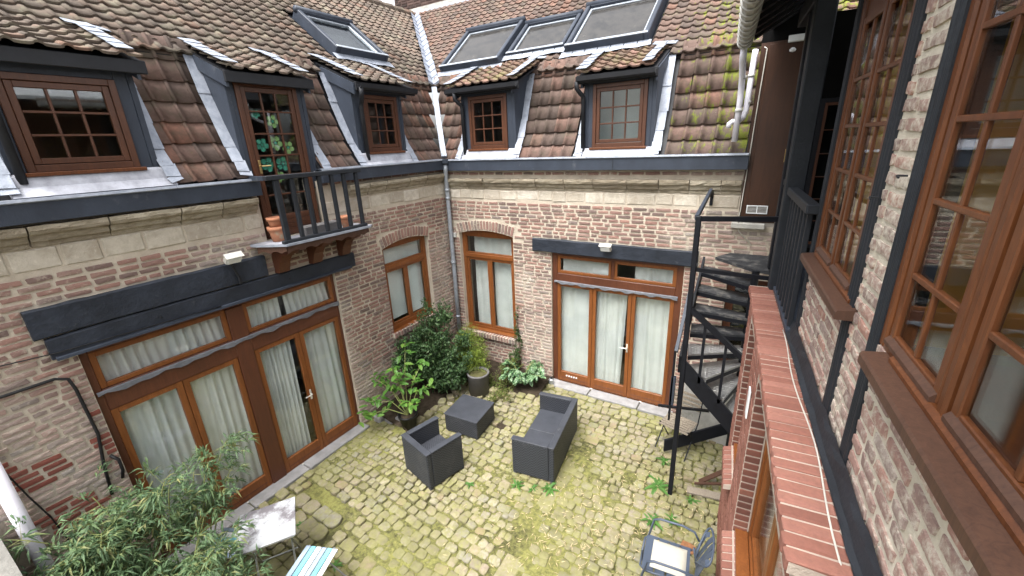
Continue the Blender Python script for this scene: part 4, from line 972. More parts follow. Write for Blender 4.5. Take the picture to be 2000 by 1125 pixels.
# overhanging roof of the right wing: rafters, pale boards, tiles' noses and gutter
RS = math.tan(rad(30)); rz = lambda n, dz=0: 5.46+(.52-n)*RS+dz
MB().prof(RF, [(.50, rz(.50, .06)), (-2.4, rz(-2.4, .06)), (-2.4, rz(-2.4, .12)), (.50, rz(.50, .12))], 2.0, 6.06).build('roof_boarding', 'slat_white', right)
MB().prof(RF, [(.28, rz(.28, .06)), (-2.4, rz(-2.4, .06)), (-2.4, rz(-2.4, .12)), (.28, rz(.28, .12))], 6.0605, 6.9).build('roof_boarding', 'black_paint', right)
MB().prof(RF, [(.30, rz(.30, .06)), (-2.4, rz(-2.4, .06)), (-2.4, rz(-2.4, .12)), (.30, rz(.30, .12))], -1.5, 2.0).build('roof_boarding', 'weathered_wood', right)
for i in range(13):
    u = 2.1+i*.325; uu = .2 if False else 0; MB().prof(RF, [(.48, rz(.48, .058)), (-2.4, rz(-2.4, .058)), (-2.4, rz(-2.4, -.0)), (.48, rz(.48, .0))], u, u+.10).build('rafter', 'stair_paint', right)
MB().bbox(RF, 3.5, 6.06, 5.55, 5.72, -.04, .08).build('wall_plate_beam', 'stair_paint', right)
egt = MB(); egt.prof(RF, [(.50, 5.50), (.505, 5.44), (.545, 5.405), (.60, 5.405), (.635, 5.44), (.64, 5.50), (.63, 5.50), (.622, 5.45), (.595, 5.418), (.55, 5.418), (.517, 5.45), (.512, 5.5)], 2.6, 6.08)
eg = egt.build('eave_gutter', 'grey_plastic', right)
for i in range(16):
    u = 2.7+i*.215; ring = [(.57+.084*math.cos(a), 5.475+.09*math.sin(a)) for a in [math.pi*(1+j/8) for j in range(9)]]
    MB().prof(RF, ring+[(x*.86+.57*.14, z+.012) for x, z in ring[::-1]], u, u+.045).build('gutter_bracket', 'grey_plastic', eg)
    MB().prof(RF, [(.40, 5.60), (.52, 5.545), (.555, 5.50), (.545, 5.49), (.50, 5.52), (.40, 5.57)], u-.09, u+.1).build('eave_tile', 'roof_tile', eg)
wp = thing('white_downpipe', 'white plastic downpipe falling from the eave gutter onto the mossy mansard tiles', 'downpipe', (-.5, 6.3, 4.4))
MB().tube([RF(6.04, 5.42, .57), RF(6.05, 5.30, .57), Vector((-.485, 6.36, 5.15)), Vector((-.478, 6.38, 4.9)), Vector((-.485, 6.38, 4.40))], .036, 10).build('pipe', 'white_plastic', wp, True)
for z in (5.12, 4.75): MB().tube([(-.48, 6.375, z), (-.48, 6.377, z+.04)], .042, 10).build('pipe_collar', 'grey_plastic', wp, True)
w2 = thing('branch_pipe', 'white plastic waste pipe with an elbow, right of the white downpipe', 'pipe', (-.4, 6.45, 4.6))
MB().tube([(-.385, 6.50, 5.45), (-.39, 6.49, 5.38), (-.405, 6.47, 4.78), (-.42, 6.46, 4.70), (-.47, 6.46, 4.65), (-.54, 6.46, 4.645), (-.575, 6.46, 4.62), (-.58, 6.46, 4.57)], .033, 10).build('pipe', 'white_plastic', w2, True)
for z in (5.15, 4.85): MB().tube([(-.398, 6.48, z), (-.398, 6.48, z+.03)], .039, 10).build('pipe_collar', 'grey_plastic', w2, True)
# ------------------------------------------------------------------ balcony (part of the left wing)
bal = MB()
out = [(2.74, 0), (2.74, .10), (2.93, .46), (4.22, .46), (4.30, .40), (4.30, 0)]
bal.prism([LF(u, 3.40, n) for u, n in out], [LF(u, 3.425, n) for u, n in out]); balc = bal.build('balcony', 'dull_lead', left, label='small balcony with slate-blue balusters in front of the dormer door')
m = MB(); edge = [(2.72, .03), (2.74, .11), (2.925, .475), (4.23, .475), (4.31, .41)]
for (a, b), (c, d) in zip(edge, edge[1:]): m.bar(LF(a, 3.415, b), LF(c, 3.415, d), .02, .03)
m.build('lead_edge', 'lead', balc)
m = MB(); k = 60                           # scalloped board under the edge
for i in range(k+1):
    t = i/k; sc_ = abs(math.sin(t*math.pi*6.5)); u = 2.93+1.28*t; m.v += [tuple(LF(u, 3.398, .455)), tuple(LF(u, 3.335-.032*(1-sc_), .455)), tuple(LF(u, 3.398, .435)), tuple(LF(u, 3.335-.032*(1-sc_), .435))]
for i in range(k): m.f += [(i*4, i*4+1, i*4+5, i*4+4), (i*4+2, i*4+3, i*4+7, i*4+6), (i*4+1, i*4+3, i*4+7, i*4+5)]
m.build('scalloped_valance', 'sill_wood', balc)
m = MB(); k = 24
for i in range(k+1):
    t = i/k; sc_ = abs(math.sin(t*math.pi*2.5)); u = 2.75+.175*t; n = .10+.34*t; m.v += [tuple(LF(u, 3.398, n)), tuple(LF(u, 3.335-.03*(1-sc_), n))]
for i in range(k): m.f.append((i*2, i*2+1, i*2+3, i*2+2))
m.build('scalloped_valance', 'sill_wood', balc)
MB().bbox(LF, 2.84, 4.22, 4.195, 4.25, .40, .47, .006).build('hand_rail', 'stud_paint', balc)
MB().bbox(LF, 2.90, 4.20, 3.426, 3.47, .405, .465, .006).build('bottom_rail', 'stud_paint', balc)
for i, u in enumerate((2.97, 3.17, 3.36, 3.55, 3.74, 3.93, 4.14)): MB().bbox(LF, u-(.034 if i == 0 else .024), u+(.034 if i == 0 else .024), 3.471, 4.194, .41, .458, .005).build('baluster', 'stud_paint', balc)
for u in (2.88, 4.2): MB().bar(LF(u, 4.22, .02), LF(u, 4.22, .40), .05, .05).build('side_rail', 'slate_paint', balc)
for u in (3.03, 3.53, 4.02):
    m = MB(); pts = [(-.02, 3.395), (.43, 3.395), (.43, 3.33), (.36, 3.27), (.25, 3.25), (.16, 3.15), (.10, 3.0), (-.02, 2.99)]; m.prism([LF(u-.075, v, n) for n, v in pts], [LF(u+.075, v, n) for n, v in pts]); m.build('corbel', 'dark_varnish', balc)
# things standing on the balcony
def pot(name, c, r, h, mat, label, cat='plant pot', rim=True, group=None):
    o = MB().lathe(c, [(r*.72, 0), (r*.9, h*.6), (r*.96, h*.72), (r*1.08, h*.73), (r*1.1, h), (r*.95, h), (r*.9, h*.86), (r*.1, h*.85)], 18).build(name, mat, None, True); return tag(o, label, cat, group)
P = LF(3.02, 3.426, .15); pot('terracotta_pot', P, .10, .19, 'terracotta', 'mossy terracotta pot under two nested pots on the balcony corner')
pot('terracotta_pot', P+Vector((0, 0, .165)), .088, .14, 'terracotta', 'upper terracotta pot of the nested stack on the balcony corner'); 
pot('terracotta_pot', LF(4.02, 3.426, .2), .065, .17, 'terracotta', 'small terracotta pot at the far end of the balcony floor')
tr = MB(); tr.bbox(LF, 3.3, 3.85, 3.427, 3.56, .16, .32, .012); tag(tr.build('planter_trough', 'grey_pot', None), 'dark planter trough behind the balcony balusters', 'planter')

# ------------------------------------------------------------------ spiral stair
stair = thing('winding_staircase', 'black metal winding staircase climbing to the gallery beside the back doors', 'staircase', (-.3, 5.3, 0))
NW = Vector((-.02, 5.43, 0)); NZ = 14
def outer(a):      # where a ray from the newel meets the square outline of the stair
    d = Vector((math.cos(a), math.sin(a), 0)); ts = []
    if d.x < -1e-6: ts.append((-.645-NW.x)/d.x)
    if d.y < -1e-6: ts.append((4.80-NW.y)/d.y)
    if d.y > 1e-6: ts.append((6.12-NW.y)/d.y)
    if d.x > 1e-6: ts.append((.62-NW.x)/d.x)
    return NW+d*min(ts)
seq = [(2.8, rad(141)), (2.6, rad(160)), (2.4, rad(176)), (2.2, rad(193)), (2.0, rad(209)), (1.8, rad(226)), (1.6, rad(246)), (1.4, rad(266)), (1.2, rad(288)), (1.0, rad(312)), (.8, rad(338)), (.6, rad(4)), (.4, rad(30)), (.2, rad(56))]
TREADS = [[(-.04, 5.46), (-.655, 5.86), (-.655, 6.10), (.0, 5.86)], [(-.01, 5.44), (-.655, 5.63), (-.655, 5.90), (.0, 5.70)], [(0, 5.37), (-.645, 5.42), (-.655, 5.69), (0, 5.57)], [(-.01, 5.35), (-.62, 5.18), (-.65, 5.46), (-.01, 5.58)], [(-.01, 5.33), (-.59, 4.95), (-.64, 5.25), (-.01, 5.50)], [(-.03, 5.35), (-.35, 4.83), (-.60, 4.85), (-.62, 5.05), (-.03, 5.53)], [(0, 5.35), (-.14, 4.80), (-.38, 4.80), (-.36, 5.06), (-.05, 5.53)]]
dia = MB(); dia.prism([(-.006, 0, 0), (0, -.017, 0), (.006, 0, 0), (0, .017, 0)], [(-.002, 0, .0035), (0, -.010, .0035), (.002, 0, .0035), (0, .010, .0035)]); DIA = dia.v, dia.f
for i, (z, a) in enumerate(seq):
    wdt = rad(14) if i < 7 else rad(15); a0, a1 = a-wdt*.62, a+wdt*.75
    pts = [NW+Vector((math.cos(a0), math.sin(a0), 0))*.06, outer(a0), outer((a0+a1)/2), outer(a1), NW+Vector((math.cos(a1), math.sin(a1), 0))*.06]
    if i < 7: pts = [Vector((x, y, 0)) for x, y in TREADS[i]]
    m = MB(); m.prism([p+Vector((0, 0, z-.045)) for p in pts], [p+Vector((0, 0, z)) for p in pts])
    plate = i in (4, 5, 6, 7, 8)
    t = m.build('tread', 'chequer_plate' if plate else 'tread_paint', stair)
    if plate:
        m = MB(); cen = sum(pts, Vector())/len(pts)
        for r in range(20):
            for q in range(9):
                f_, s2 = (r+.5)/20, (q+.5)/9; p = pts[0].lerp(pts[1], f_).lerp(pts[-1].lerp(pts[-2], f_), s2)
                ang = a+(rad(45) if (r+q) % 2 else rad(-45)); c_, s_ = math.cos(ang), math.sin(ang)
                m.add([(p.x+x*c_-y*s_, p.y+x*s_+y*c_, z+zz) for x, y, zz in DIA[0]], DIA[1])
        m.build('tread_lugs', 'chequer_plate', stair, kind='stuff')
    m = MB(); o0, o1 = pts[0], pts[1]; m.bar(o0+Vector((0, 0, z-.05)), o1+Vector((0, 0, z-.05)), .012, .05); m.build('tread_nosing', 'stair_paint', stair)
MB().prism([(-.50, 5.86, 2.965), (-.06, 5.45, 2.965), (.12, 5.40, 2.965), (.12, 6.15, 2.965), (-.35, 6.15, 2.965)], [(-.50, 5.86, 3.0), (-.06, 5.45, 3.0), (.12, 5.40, 3.0), (.12, 6.15, 3.0), (-.35, 6.15, 3.0)]).build('landing_tread', 'tread_paint', stair)
MB().bar((-.62, 4.775, 3.12), (.13, 4.93, 3.06), .035, .04).build('guard_bar', 'stair_paint', stair)
MB().tube([(NW.x, NW.y, 0), (NW.x, NW.y, 2.99)], .04, 10).build('newel_post', 'stair_paint', stair)
MB().bbox(WLD, -.635, -.58, .0, 3.70, -4.80, -4.745, .006).build('corner_post', 'stair_paint', stair)
def plank(path, ht, wd, nm, mat='stair_paint'):
    m = MB()
    for (a, b) in zip(path, path[1:]):
        a, b = Vector(a), Vector(b); d = Vector((b.x-a.x, b.y-a.y, 0)).normalized(); s_ = Vector((-d.y, d.x, 0))*wd/2; h = Vector((0, 0, ht/2))
        m.prism([a-s_-h, a+s_-h, a+s_+h, a-s_+h], [b-s_-h, b+s_-h, b+s_+h, b-s_+h])
    return m.build(nm, mat, stair)
plank([(-.58, 4.775, 1.86), (.02, 4.775, 1.26)], .27, .03, 'stringer')
plank([(-.655, 4.80, 1.92), (-.655, 5.50, 2.45), (-.655, 6.10, 2.82)], .22, .028, 'stringer')
plank([(-.85, 5.50, .16), (-.05, 5.95, .46)], .20, .03, 'stringer')
plank([(.0, 4.775, 1.26), (.55, 5.0, .8)], .25, .03, 'stringer')
# handrails
m = MB(); m.bar((-.60, 4.775, 2.66), (.02, 4.775, 2.14), .05, .055); m.build('hand_rail', 'stair_paint', stair)
for x, zt in ((-.42, 2.50), (-.19, 2.30)): MB().bar((x, 4.775, zt), (x, 4.775, zt-.75), .03, .03).build('baluster', 'stair_paint', stair)
MB().bar((-.62, 4.77, 3.67), (.14, 5.05, 3.66), .04, .05).build('hand_rail', 'stair_paint', stair)
MB().bar((-.63, 4.78, 3.68), (-.70, 6.44, 3.78), .035, .05).build('hand_rail', 'slate_paint', stair)
MB().bar((-.70, 6.44, 3.78), (-.70, 6.60, 3.68), .03, .04).build('rail_bracket', 'stair_paint', stair); MB().bbox(BF, -.72, -.68, 3.55, 3.8, .0, .03).build('rail_bracket', 'stair_paint', stair)
MB().bar((-.685, 4.66, 2.15), (-.675, 5.5, 2.98), .035, .05).build('hand_rail', 'slate_paint', stair)
MB().bar((-.69, 4.70, 1.42), (-.69, 4.70, 1.80), .05, .05).build('rail_block', 'slate_paint', stair)
MB().bar((-.70, 4.70, 1.2), (-.70, 4.70, 2.2), .02, .05).build('rail_flat', 'stair_paint', stair)
MB().bar((-.95, 5.35, .92), (-.30, 5.22, 1.12), .03, .03).build('stay_bar', 'stair_paint', stair)

# ------------------------------------------------------------------ outdoor seating of dark rattan
def fbox(fr, parent, nm, a, b, c, d, e, f, mat='rattan', bev=.012): return MB().bbox(fr, a, b, c, d, e, f, bev).build(nm, mat, parent)
def seat(name, corner, ux, W, D, H_, label, cat, cushion_split=0, group=None, left_arm=True):
    """corner: the outer back-left foot; ux: direction along the back; depth runs to the open front"""
    ux = Vector((*ux, 0)).normalized(); dv = Vector((ux.y, -ux.x, 0)); o = thing(name, label, cat, (*corner, 0), group)
    F = Fr((*corner, 0), ux, (0, 0, 1), dv); t = .075; S = .33
    fbox(F, o, 'backrest', 0, W, .03, H_-.012, 0, t); fbox(F, o, 'armrest', 0, t, .03, H_-.012, t+.002, D); fbox(F, o, 'armrest', W-t, W, .03, H_-.012, t+.002, D)
    for a, b, c, d in ((-.005, W+.005, -.005, t+.006), (-.005, t+.006, t+.009, D+.006), (W-t-.006, W+.005, t+.009, D+.006)): fbox(F, o, 'top_rim', a, b, H_-.011, H_+.008, c, d, 'rattan_plain', .006)
    fbox(F, o, 'seat_front', t+.002, W-t-.002, .03, S-.02, D-.06, D-.02); k = 2 if W > 1 else 1
    for i in range(k): fbox(F, o, 'seat_panel', t+.004+(W-2*t)*i/k, t+(W-2*t)*(i+1)/k-.004, S-.019, S, t+.004, D-.018, 'rattan_plain' if k > 1 else 'rattan', .006)
    for a in (.0, W-.06):
        for b in (.0, D-.06): fbox(F, o, 'foot', a+.005, a+.055, 0, .03, b+.005, b+.055, 'rattan_plain', .004)
    return o
seat('rattan_armchair', (-3.46, 3.26), (-.62, .16), .64, .60, .60, 'dark rattan armchair facing the low table', 'armchair')
seat('rattan_sofa', (-2.19, 5.41), (.16, -1.2), 1.24, .62, .60, 'dark rattan two-seat sofa on the right of the low table', 'sofa')
tb = thing('rattan_coffee_table', 'low square dark rattan table between the armchair and the sofa', 'table', (-3.8, 4.7, 0))
TF = Fr((-4.13, 4.39, 0), (.62, .04, 0), (0, 0, 1), (.06, -.60, 0)); TF.U.normalize(); TF.N.normalize()
TF = Fr((-4.165, 4.98, 0), Vector((.62, .04, 0)).normalized(), (0, 0, 1), Vector((.06, -.6, 0)).normalized())
fbox(TF, tb, 'body', 0, .62, .03, .335, 0, .60); fbox(TF, tb, 'table_top', -.008, .628, .336, .352, -.008, .608, 'rattan_plain', .005)
for a in (.02, .55):
    for b in (.02, .53): fbox(TF, tb, 'foot', a, a+.05, 0, .03, b, b+.05, 'rattan_plain', .004)

# ------------------------------------------------------------------ bistro table and folding chairs, lower left
bt = thing('bistro_table', 'square folding table with stained white top beside the bamboo', 'table', (-4.2, 1.55, 0))
QF = Fr((-4.18, 1.545, 0), Vector((.47, -.30, 0)).normalized(), (0, 0, 1), Vector((-.30, -.47, 0)).normalized())
fbox(QF, bt, 'table_top', -.285, .285, .70, .715, -.275, .275, 'table_white', .006); frame_mesh(Fr(QF(0, .69, 0), QF.U, QF.N, (0, 0, 1)), -.275, .275, -.265, .265, -.012, .008, .02).build('rim', 'light_metal', bt)
for s_ in (-1, 1):
    MB().tube([QF(-.24, .0, .2*s_), QF(.22, .69, .2*s_)], .011, 6).build('leg', 'galvanised', bt); MB().tube([QF(.24, .0, .18*s_), QF(-.22, .69, .18*s_)], .011, 6).build('leg', 'galvanised', bt)
MB().tube([QF(-.24, .02, -.2), QF(-.24, .02, .2)], .009, 6).build('stretcher', 'galvanised', bt); MB().tube([QF(.24, .02, -.18), QF(.24, .02, .18)], .009, 6).build('stretcher', 'galvanised', bt)
def folding_chair(loc, a, label, cols, group=None, wood='galvanised', sw=.40, seat_h=.44, back=True):
    F = Fr((*loc, 0), (math.cos(a), math.sin(a), 0), (0, 0, 1), (math.sin(a), -math.cos(a), 0)); o = thing('folding_chair', label, 'chair', (*loc, 0), group); n = len(cols)
    for i, c in enumerate(cols): MB().bbox(F, -sw/2, sw/2, seat_h-.012, seat_h, -.19+.38*i/n+.004, -.19+.38*(i+1)/n-.006, .003).build('seat_slat', c, o)
    for s_ in (-1, 1):
        x = s_*(sw/2-.02); MB().bbox(F, x-.01, x+.01, seat_h-.03, seat_h-.013, -.19, .19, .003).build('seat_rail', wood, o)
        MB().tube([F(x+.012*s_, 0, -.20), F(x+.012*s_, seat_h-.02, .10), F(x+.012*s_, seat_h+.02, .16)], .009, 6).build('leg', wood, o)
        MB().tube([F(x+.026*s_, 0, .22), F(x+.026*s_, seat_h-.01, -.16)]+([F(x+.026*s_, .84, -.27)] if back else []), .009, 6).build('leg', wood, o)
    if back:
        for j, v in enumerate((.62, .68, .74, .80)): MB().bbox(F, -sw/2, sw/2, v-.022, v+.022, -.262-.02*(j-1.5), -.25-.02*(j-1.5), .003).build('back_slat', cols[j % n], o)
    return o
folding_chair((-3.58, 1.60), rad(112), 'folding chair with turquoise, white and blue slats at the bottom edge', ['slat_blue', 'slat_turquoise', 'slat_white', 'slat_blue', 'slat_turquoise', 'slat_white'], back=False)
folding_chair((-4.62, 1.32), rad(28), 'striped folding chair half hidden by the bamboo left of the white table', ['slat_blue', 'slat_white', 'slat_turquoise', 'slat_blue', 'slat_white', 'slat_blue'], back=False)
wc = folding_chair((-.72, 5.75), rad(-14), 'weathered wooden slat chair standing under the stair', ['weathered_wood']*7, wood='stair_paint', sw=.44)
# dark blue metal armchair with cushion, lower right
mc = thing('metal_armchair', 'dark blue slatted metal chair at the bottom right of the paving', 'chair', (-.4, 3.45, 0))
CF = Fr((-.39, 3.44, 0), Vector((-.10, .99, 0)).normalized(), (0, 0, 1), Vector((-.99, -.10, 0)).normalized())   # n points to the front of the seat
CFx = CF
for i in range(4):
    n0 = -.20+i*.108; wd = .21+(.0 if i < 3 else -.01)
    MB().bbox(CF, -wd, wd, .44-.004*(i == 3), .446, n0, n0+.092+(.02 if i == 3 else 0), .003).build('seat_slat', 'chair_blue_metal', mc)
for s_ in (-1, 1): MB().tube([CF(.20*s_, .435, -.22), CF(.21*s_, .432, .2), CF(.17*s_, .43, .25), CF(0, .43, .255)], .011, 6).build('seat_frame', 'chair_blue_metal', mc, True)
for i in range(5):
    u = -.16+i*.08; bow = .06*(1-(u/.2)**2); m = MB()
    pts = [(.47, -.235-bow*.3), (.60, -.265-bow*.55), (.74, -.30-bow*.8), (.82-.10*(abs(u)/.2)**2, -.325-bow)]
    for v, n in pts: m.v += [tuple(CF(u-.032, v, n)), tuple(CF(u+.032, v, n)), tuple(CF(u-.032, v, n-.006)), tuple(CF(u+.032, v, n-.006))]
    for j in range(3): m.f += [(j*4, j*4+1, j*4+5, j*4+4), (j*4+2, j*4+6, j*4+7, j*4+3), (j*4, j*4+4, j*4+6, j*4+2), (j*4+1, j*4+3, j*4+7, j*4+5)]
    m.f += [(0, 2, 3, 1), (12, 13, 15, 14)]; m.build('back_slat', 'chair_blue_metal', mc)
arc = [CF(.215*math.sin(t), .45+.385*math.cos(t)*(.5+.5*math.cos(t)) if False else .45+.38*(math.cos(t*.5)**.5 if abs(t) < 3.1 else 0), -.235-.145*math.cos(t*.5)) for t in [(-3.0+6.0*i/24) for i in range(25)]]
MB().tube(arc, .011, 6).build('back_frame', 'chair_blue_metal', mc, True)
for s_ in (-1, 1):
    MB().tube([CF(.22*s_, .56, -.27), CF(.25*s_, .63, -.22), CF(.26*s_, .655, -.10), CF(.26*s_, .65, .12), CF(.26*s_, .62, .18), CF(.245*s_, .40, .22), CF(.245*s_, 0, .27)], .012, 7).build('arm_and_leg', 'chair_blue_metal', mc, True)
    MB().tube([CF(.21*s_, .46, -.23), CF(.215*s_, .25, -.27), CF(.22*s_, 0, -.33)], .012, 7).build('leg', 'chair_blue_metal', mc, True)
cu = MB(); cu.grid(lambda a, b: CF((a-.5)*.33, .452+.035*(1-(2*abs(a-.5))**6)*(1-(2*abs(b-.5))**6), -.17+.33*b), 16, 16)
tag(cu.build('seat_cushion', 'cushion_white', None, True), 'square white cushion on the dark blue metal chair', 'cushion')

# ------------------------------------------------------------------ lamps, boxes, cables
def flood(fr, u, v, n, label, tilt):
    o = thing('floodlight', label, 'floodlight', fr(u, v, n)); m = MB()
    hd = Fr(fr(u, v, n), fr.U, (fr.V*math.cos(tilt)+fr.N*math.sin(tilt)), (fr.N*math.cos(tilt)-fr.V*math.sin(tilt)))
    MB().bbox(hd, -.09, .09, -.055, .06, -.035, .04, .012).build('housing', 'light_metal', o); MB().bbox(hd, -.075, .075, -.04, .045, .041, .047, .003).build('lens', 'slat_white', o); MB().bbox(hd, -.10, .10, .061, .069, -.03, .055, .003).build('hood', 'light_metal', o)
    MB().bbox(fr, u-.02, u+.02, v-.03, v+.03, .0, n-.03, .004).build('bracket', 'black_paint', o); return o
f1 = flood(LF, 2.42, 3.345, .16, 'pale floodlight on a black arm above the blue beam on the left', .7)
m = MB(); m.tube([LF(2.42, 3.32, .10), LF(2.42, 3.26, .09), LF(2.47, 3.08, .085), LF(2.47, 3.0, .08)], .014, 6); m.build('support_arm', 'black_paint', f1)
flood(BF, -2.17, 2.83, .14, 'pale floodlight fixed on the blue beam over the back doors', .5)
tag(MB().bbox(BF, -5.41, -5.33, 2.74, 2.83, .012, .05, .006).build('junction_box', 'grey_plastic', None), 'small grey junction box left of the back window arch', 'junction box')
c1 = MB().tube([LF(.02, 2.62, .03), LF(.4, 2.60, .035), LF(.72, 2.60, .04), LF(.80, 2.56, .05), LF(.82, 2.44, .05), LF(.83, 2.2, .03), LF(.84, 1.9, .03), LF(.79, 1.55, .03), LF(.76, 1.2, .03)], .014, 6).build('wall_cable', 'cable_black', None, True); tag(c1, 'thick black cable running along and down the brickwork left of the doors', 'cable')
c2 = MB().tube([LF(.86, 1.62, .02), LF(.90, 1.55, .06), LF(.90, 1.42, .05), LF(.88, 1.32, .03)], .016, 6).build('hose_stub', 'cable_black', None, True); tag(c2, 'short black hose end sticking out beside the left doors', 'hose')
c3 = MB().tube([LF(.10, 2.15, .03), LF(.22, 1.9, .03), LF(.27, 1.6, .03), LF(.33, 1.3, .03), LF(.36, 1.0, .03), LF(.4, .6, .03)], .007, 5).build('wall_cable', 'cable_black', None, True); tag(c3, 'thin dark cable down the brickwork above the bamboo', 'cable')
c4 = MB().tube([LF(.05, 2.92, .03), LF(.5, 2.86, .03), LF(.80, 2.84, .065), LF(2.2, 2.80, .075)], .006, 5).build('wall_cable', 'cable_black', None, True); tag(c4, 'thin black cable stretched along the lower edge of the left beam', 'cable')
c5 = MB().tube([RF(u, 3.036+.004*math.sin(u*7), .085+.012*math.sin(u*5)) for u in [1.5+.1*i for i in range(22)]][::-1]+[RF(1.44, 3.02, .09), RF(1.42, 2.85, .07)], .0042, 6).build('wall_cable', 'cable_white', None, True); tag(c5, 'white cable lying along the brick coping on the right', 'cable')
c6 = MB().tube([EF(-.30, 5.48, .03), EF(-.27, 5.46, .03), EF(-.285, 4.9, .02), EF(-.30, 4.2, .02), EF(-.32, 3.5, .02), EF(-.34, 3.3, .06), BF(-.30, 3.2, .03), BF(-.12, 3.02, .03)], .007, 6).build('wall_cable', 'cable_white', None, True); tag(c6, 'pale cable down the edge of the brown boarded wall', 'cable')
wpl = MB().tube([LF(.165, 2.4, .11), LF(.165, 1.05, .11), LF(.165, 0, .11)], .055, 12).build('white_rain_pipe', 'white_plastic', None, True); tag(wpl, 'white plastic pipe at the lower left edge in front of the brick wall', 'pipe')
SF = Fr((-5.5, .02, 0), (1, 0, 0), (0, 0, 1), (0, 1, 0)); rg = MB().box(SF, 0, 4.0, -.1, 1.55, -.3, 0).build('rendered_wall', 'render_wall', None); tag(rg, 'rough grey rendered wall at the lower left corner', 'wall')
ln = thing('lantern', 'small metal lantern on the step left of the back doors', 'lantern', (-3.17, 6.46, 0))
MB().lathe((-3.17, 6.46, .03), [(.045, 0), (.05, .01), (.05, .09), (.03, .11)], 12).build('body', 'galvanised', ln); MB().lathe((-3.17, 6.46, .145), [(.022, 0), (.022, .03), (.01, .04)], 10).build('cap', 'black_paint', ln)
# stray boards beside the stair foot
for i, (a, b, wd, lab) in enumerate([((-.42, 4.93, .03), (.05, 4.98, .06), .12, 'old grey board lying by the brick wall below the stair'), ((-.30, 5.12, .05), (-.02, 5.22, .28), .07, 'dark plank leaning at the foot of the brick wall'), ((-.35, 5.02, .09), (-.0, 5.16, .12), .03, 'thin dark batten on the boards by the wall')]):
    tag(MB().bar(a, b, wd, .02).build('wooden_board', 'weathered_wood' if i == 0 else 'sill_wood', None), lab, 'board')
# flower stickers on the balcony door
def flower(u, v, r, mat, label):
    o = thing('flower_sticker', label, 'sticker', LF(u, v, -.06), 'paper flowers on the dormer door')
    for k in range(5):
        a = 2*math.pi*k/5+u*7; c = (u+r*.60*math.cos(a), v+r*.60*math.sin(a)); P_ = [(c[0]+r*.34*math.cos(t), c[1]+r*.34*math.sin(t)) for t in [2*math.pi*i/10 for i in range(10)]]
        MB().prism([LF(x, z, -.0745-.0005*k) for x, z in P_], [LF(x, z, -.0735-.0005*k) for x, z in P_]).build('petal', mat, o)
    P_ = [(u+r*.2*math.cos(t), v+r*.2*math.sin(t)) for t in [2*math.pi*i/10 for i in range(10)]]; MB().prism([LF(x, z, -.073) for x, z in P_], [LF(x, z, -.072) for x, z in P_]).build('flower_centre', 'decal_green', o)
for i, (u, v, r, c, lab) in enumerate([(3.40, 4.88, .085, 'decal_lime', 'highest lime paper flower on the dormer door'), (3.20, 4.96, .06, 'decal_green', 'small green paper flower high on the left of the dormer door'), (3.20, 4.60, .09, 'decal_green', 'green paper flower left of the lime ones mid-door'), (3.38, 4.62, .10, 'decal_lime', 'large lime paper flower in the middle of the dormer door'), (3.54, 4.56, .09, 'decal_lime', 'lime paper flower at the right edge of the dormer door'), (3.22, 4.36, .10, 'decal_green', 'large green paper flower low on the left of the dormer door'), (3.42, 4.36, .10, 'decal_green', 'green paper flower low in the middle of the dormer door'), (3.34, 4.20, .08, 'decal_lime', 'lowest lime paper flower behind the balcony rail')]): flower(u, v, r, c, lab)
# ------------------------------------------------------------------ plants
def leaves(pts, dirs, ln, wd, droop=.2, seed=0, fold=.25):
    """one small folded leaf per point; numpy, joined"""
    r = np.random.default_rng(seed); n = len(pts); P = np.array(pts, float); D = np.array(dirs, float); D /= np.linalg.norm(D, axis=1)[:, None]+1e-9
    L = ln*r.uniform(.6, 1.25, n)[:, None]; W_ = wd*r.uniform(.7, 1.2, n)[:, None]
    up = r.normal(0, .45, (n, 3))+np.array([0, 0, 1.]); S = np.cross(D, up); S /= np.linalg.norm(S, axis=1)[:, None]+1e-9; U = np.cross(S, D)
    tip = P+D*L-np.array([0, 0, 1.])*L*droop; mid = P+D*L*.45+U*L*.06
    v = np.stack([P, mid+S*W_/2+U*W_*fold, tip, mid-S*W_/2+U*W_*fold, mid], 1).reshape(-1, 3); b = np.arange(n)[:, None]*5
    f = np.concatenate([b+[0, 1, 4], b+[1, 2, 4], b+[0, 4, 3], b+[4, 2, 3]], 0)
    return v, f
def leafmesh(name, mat, v, f, parent):
    me = bpy.data.meshes.new(name); me.from_pydata(v.tolist(), [], f.tolist()); me.materials.append(M[mat]); me.update(); return link(name, me, parent)
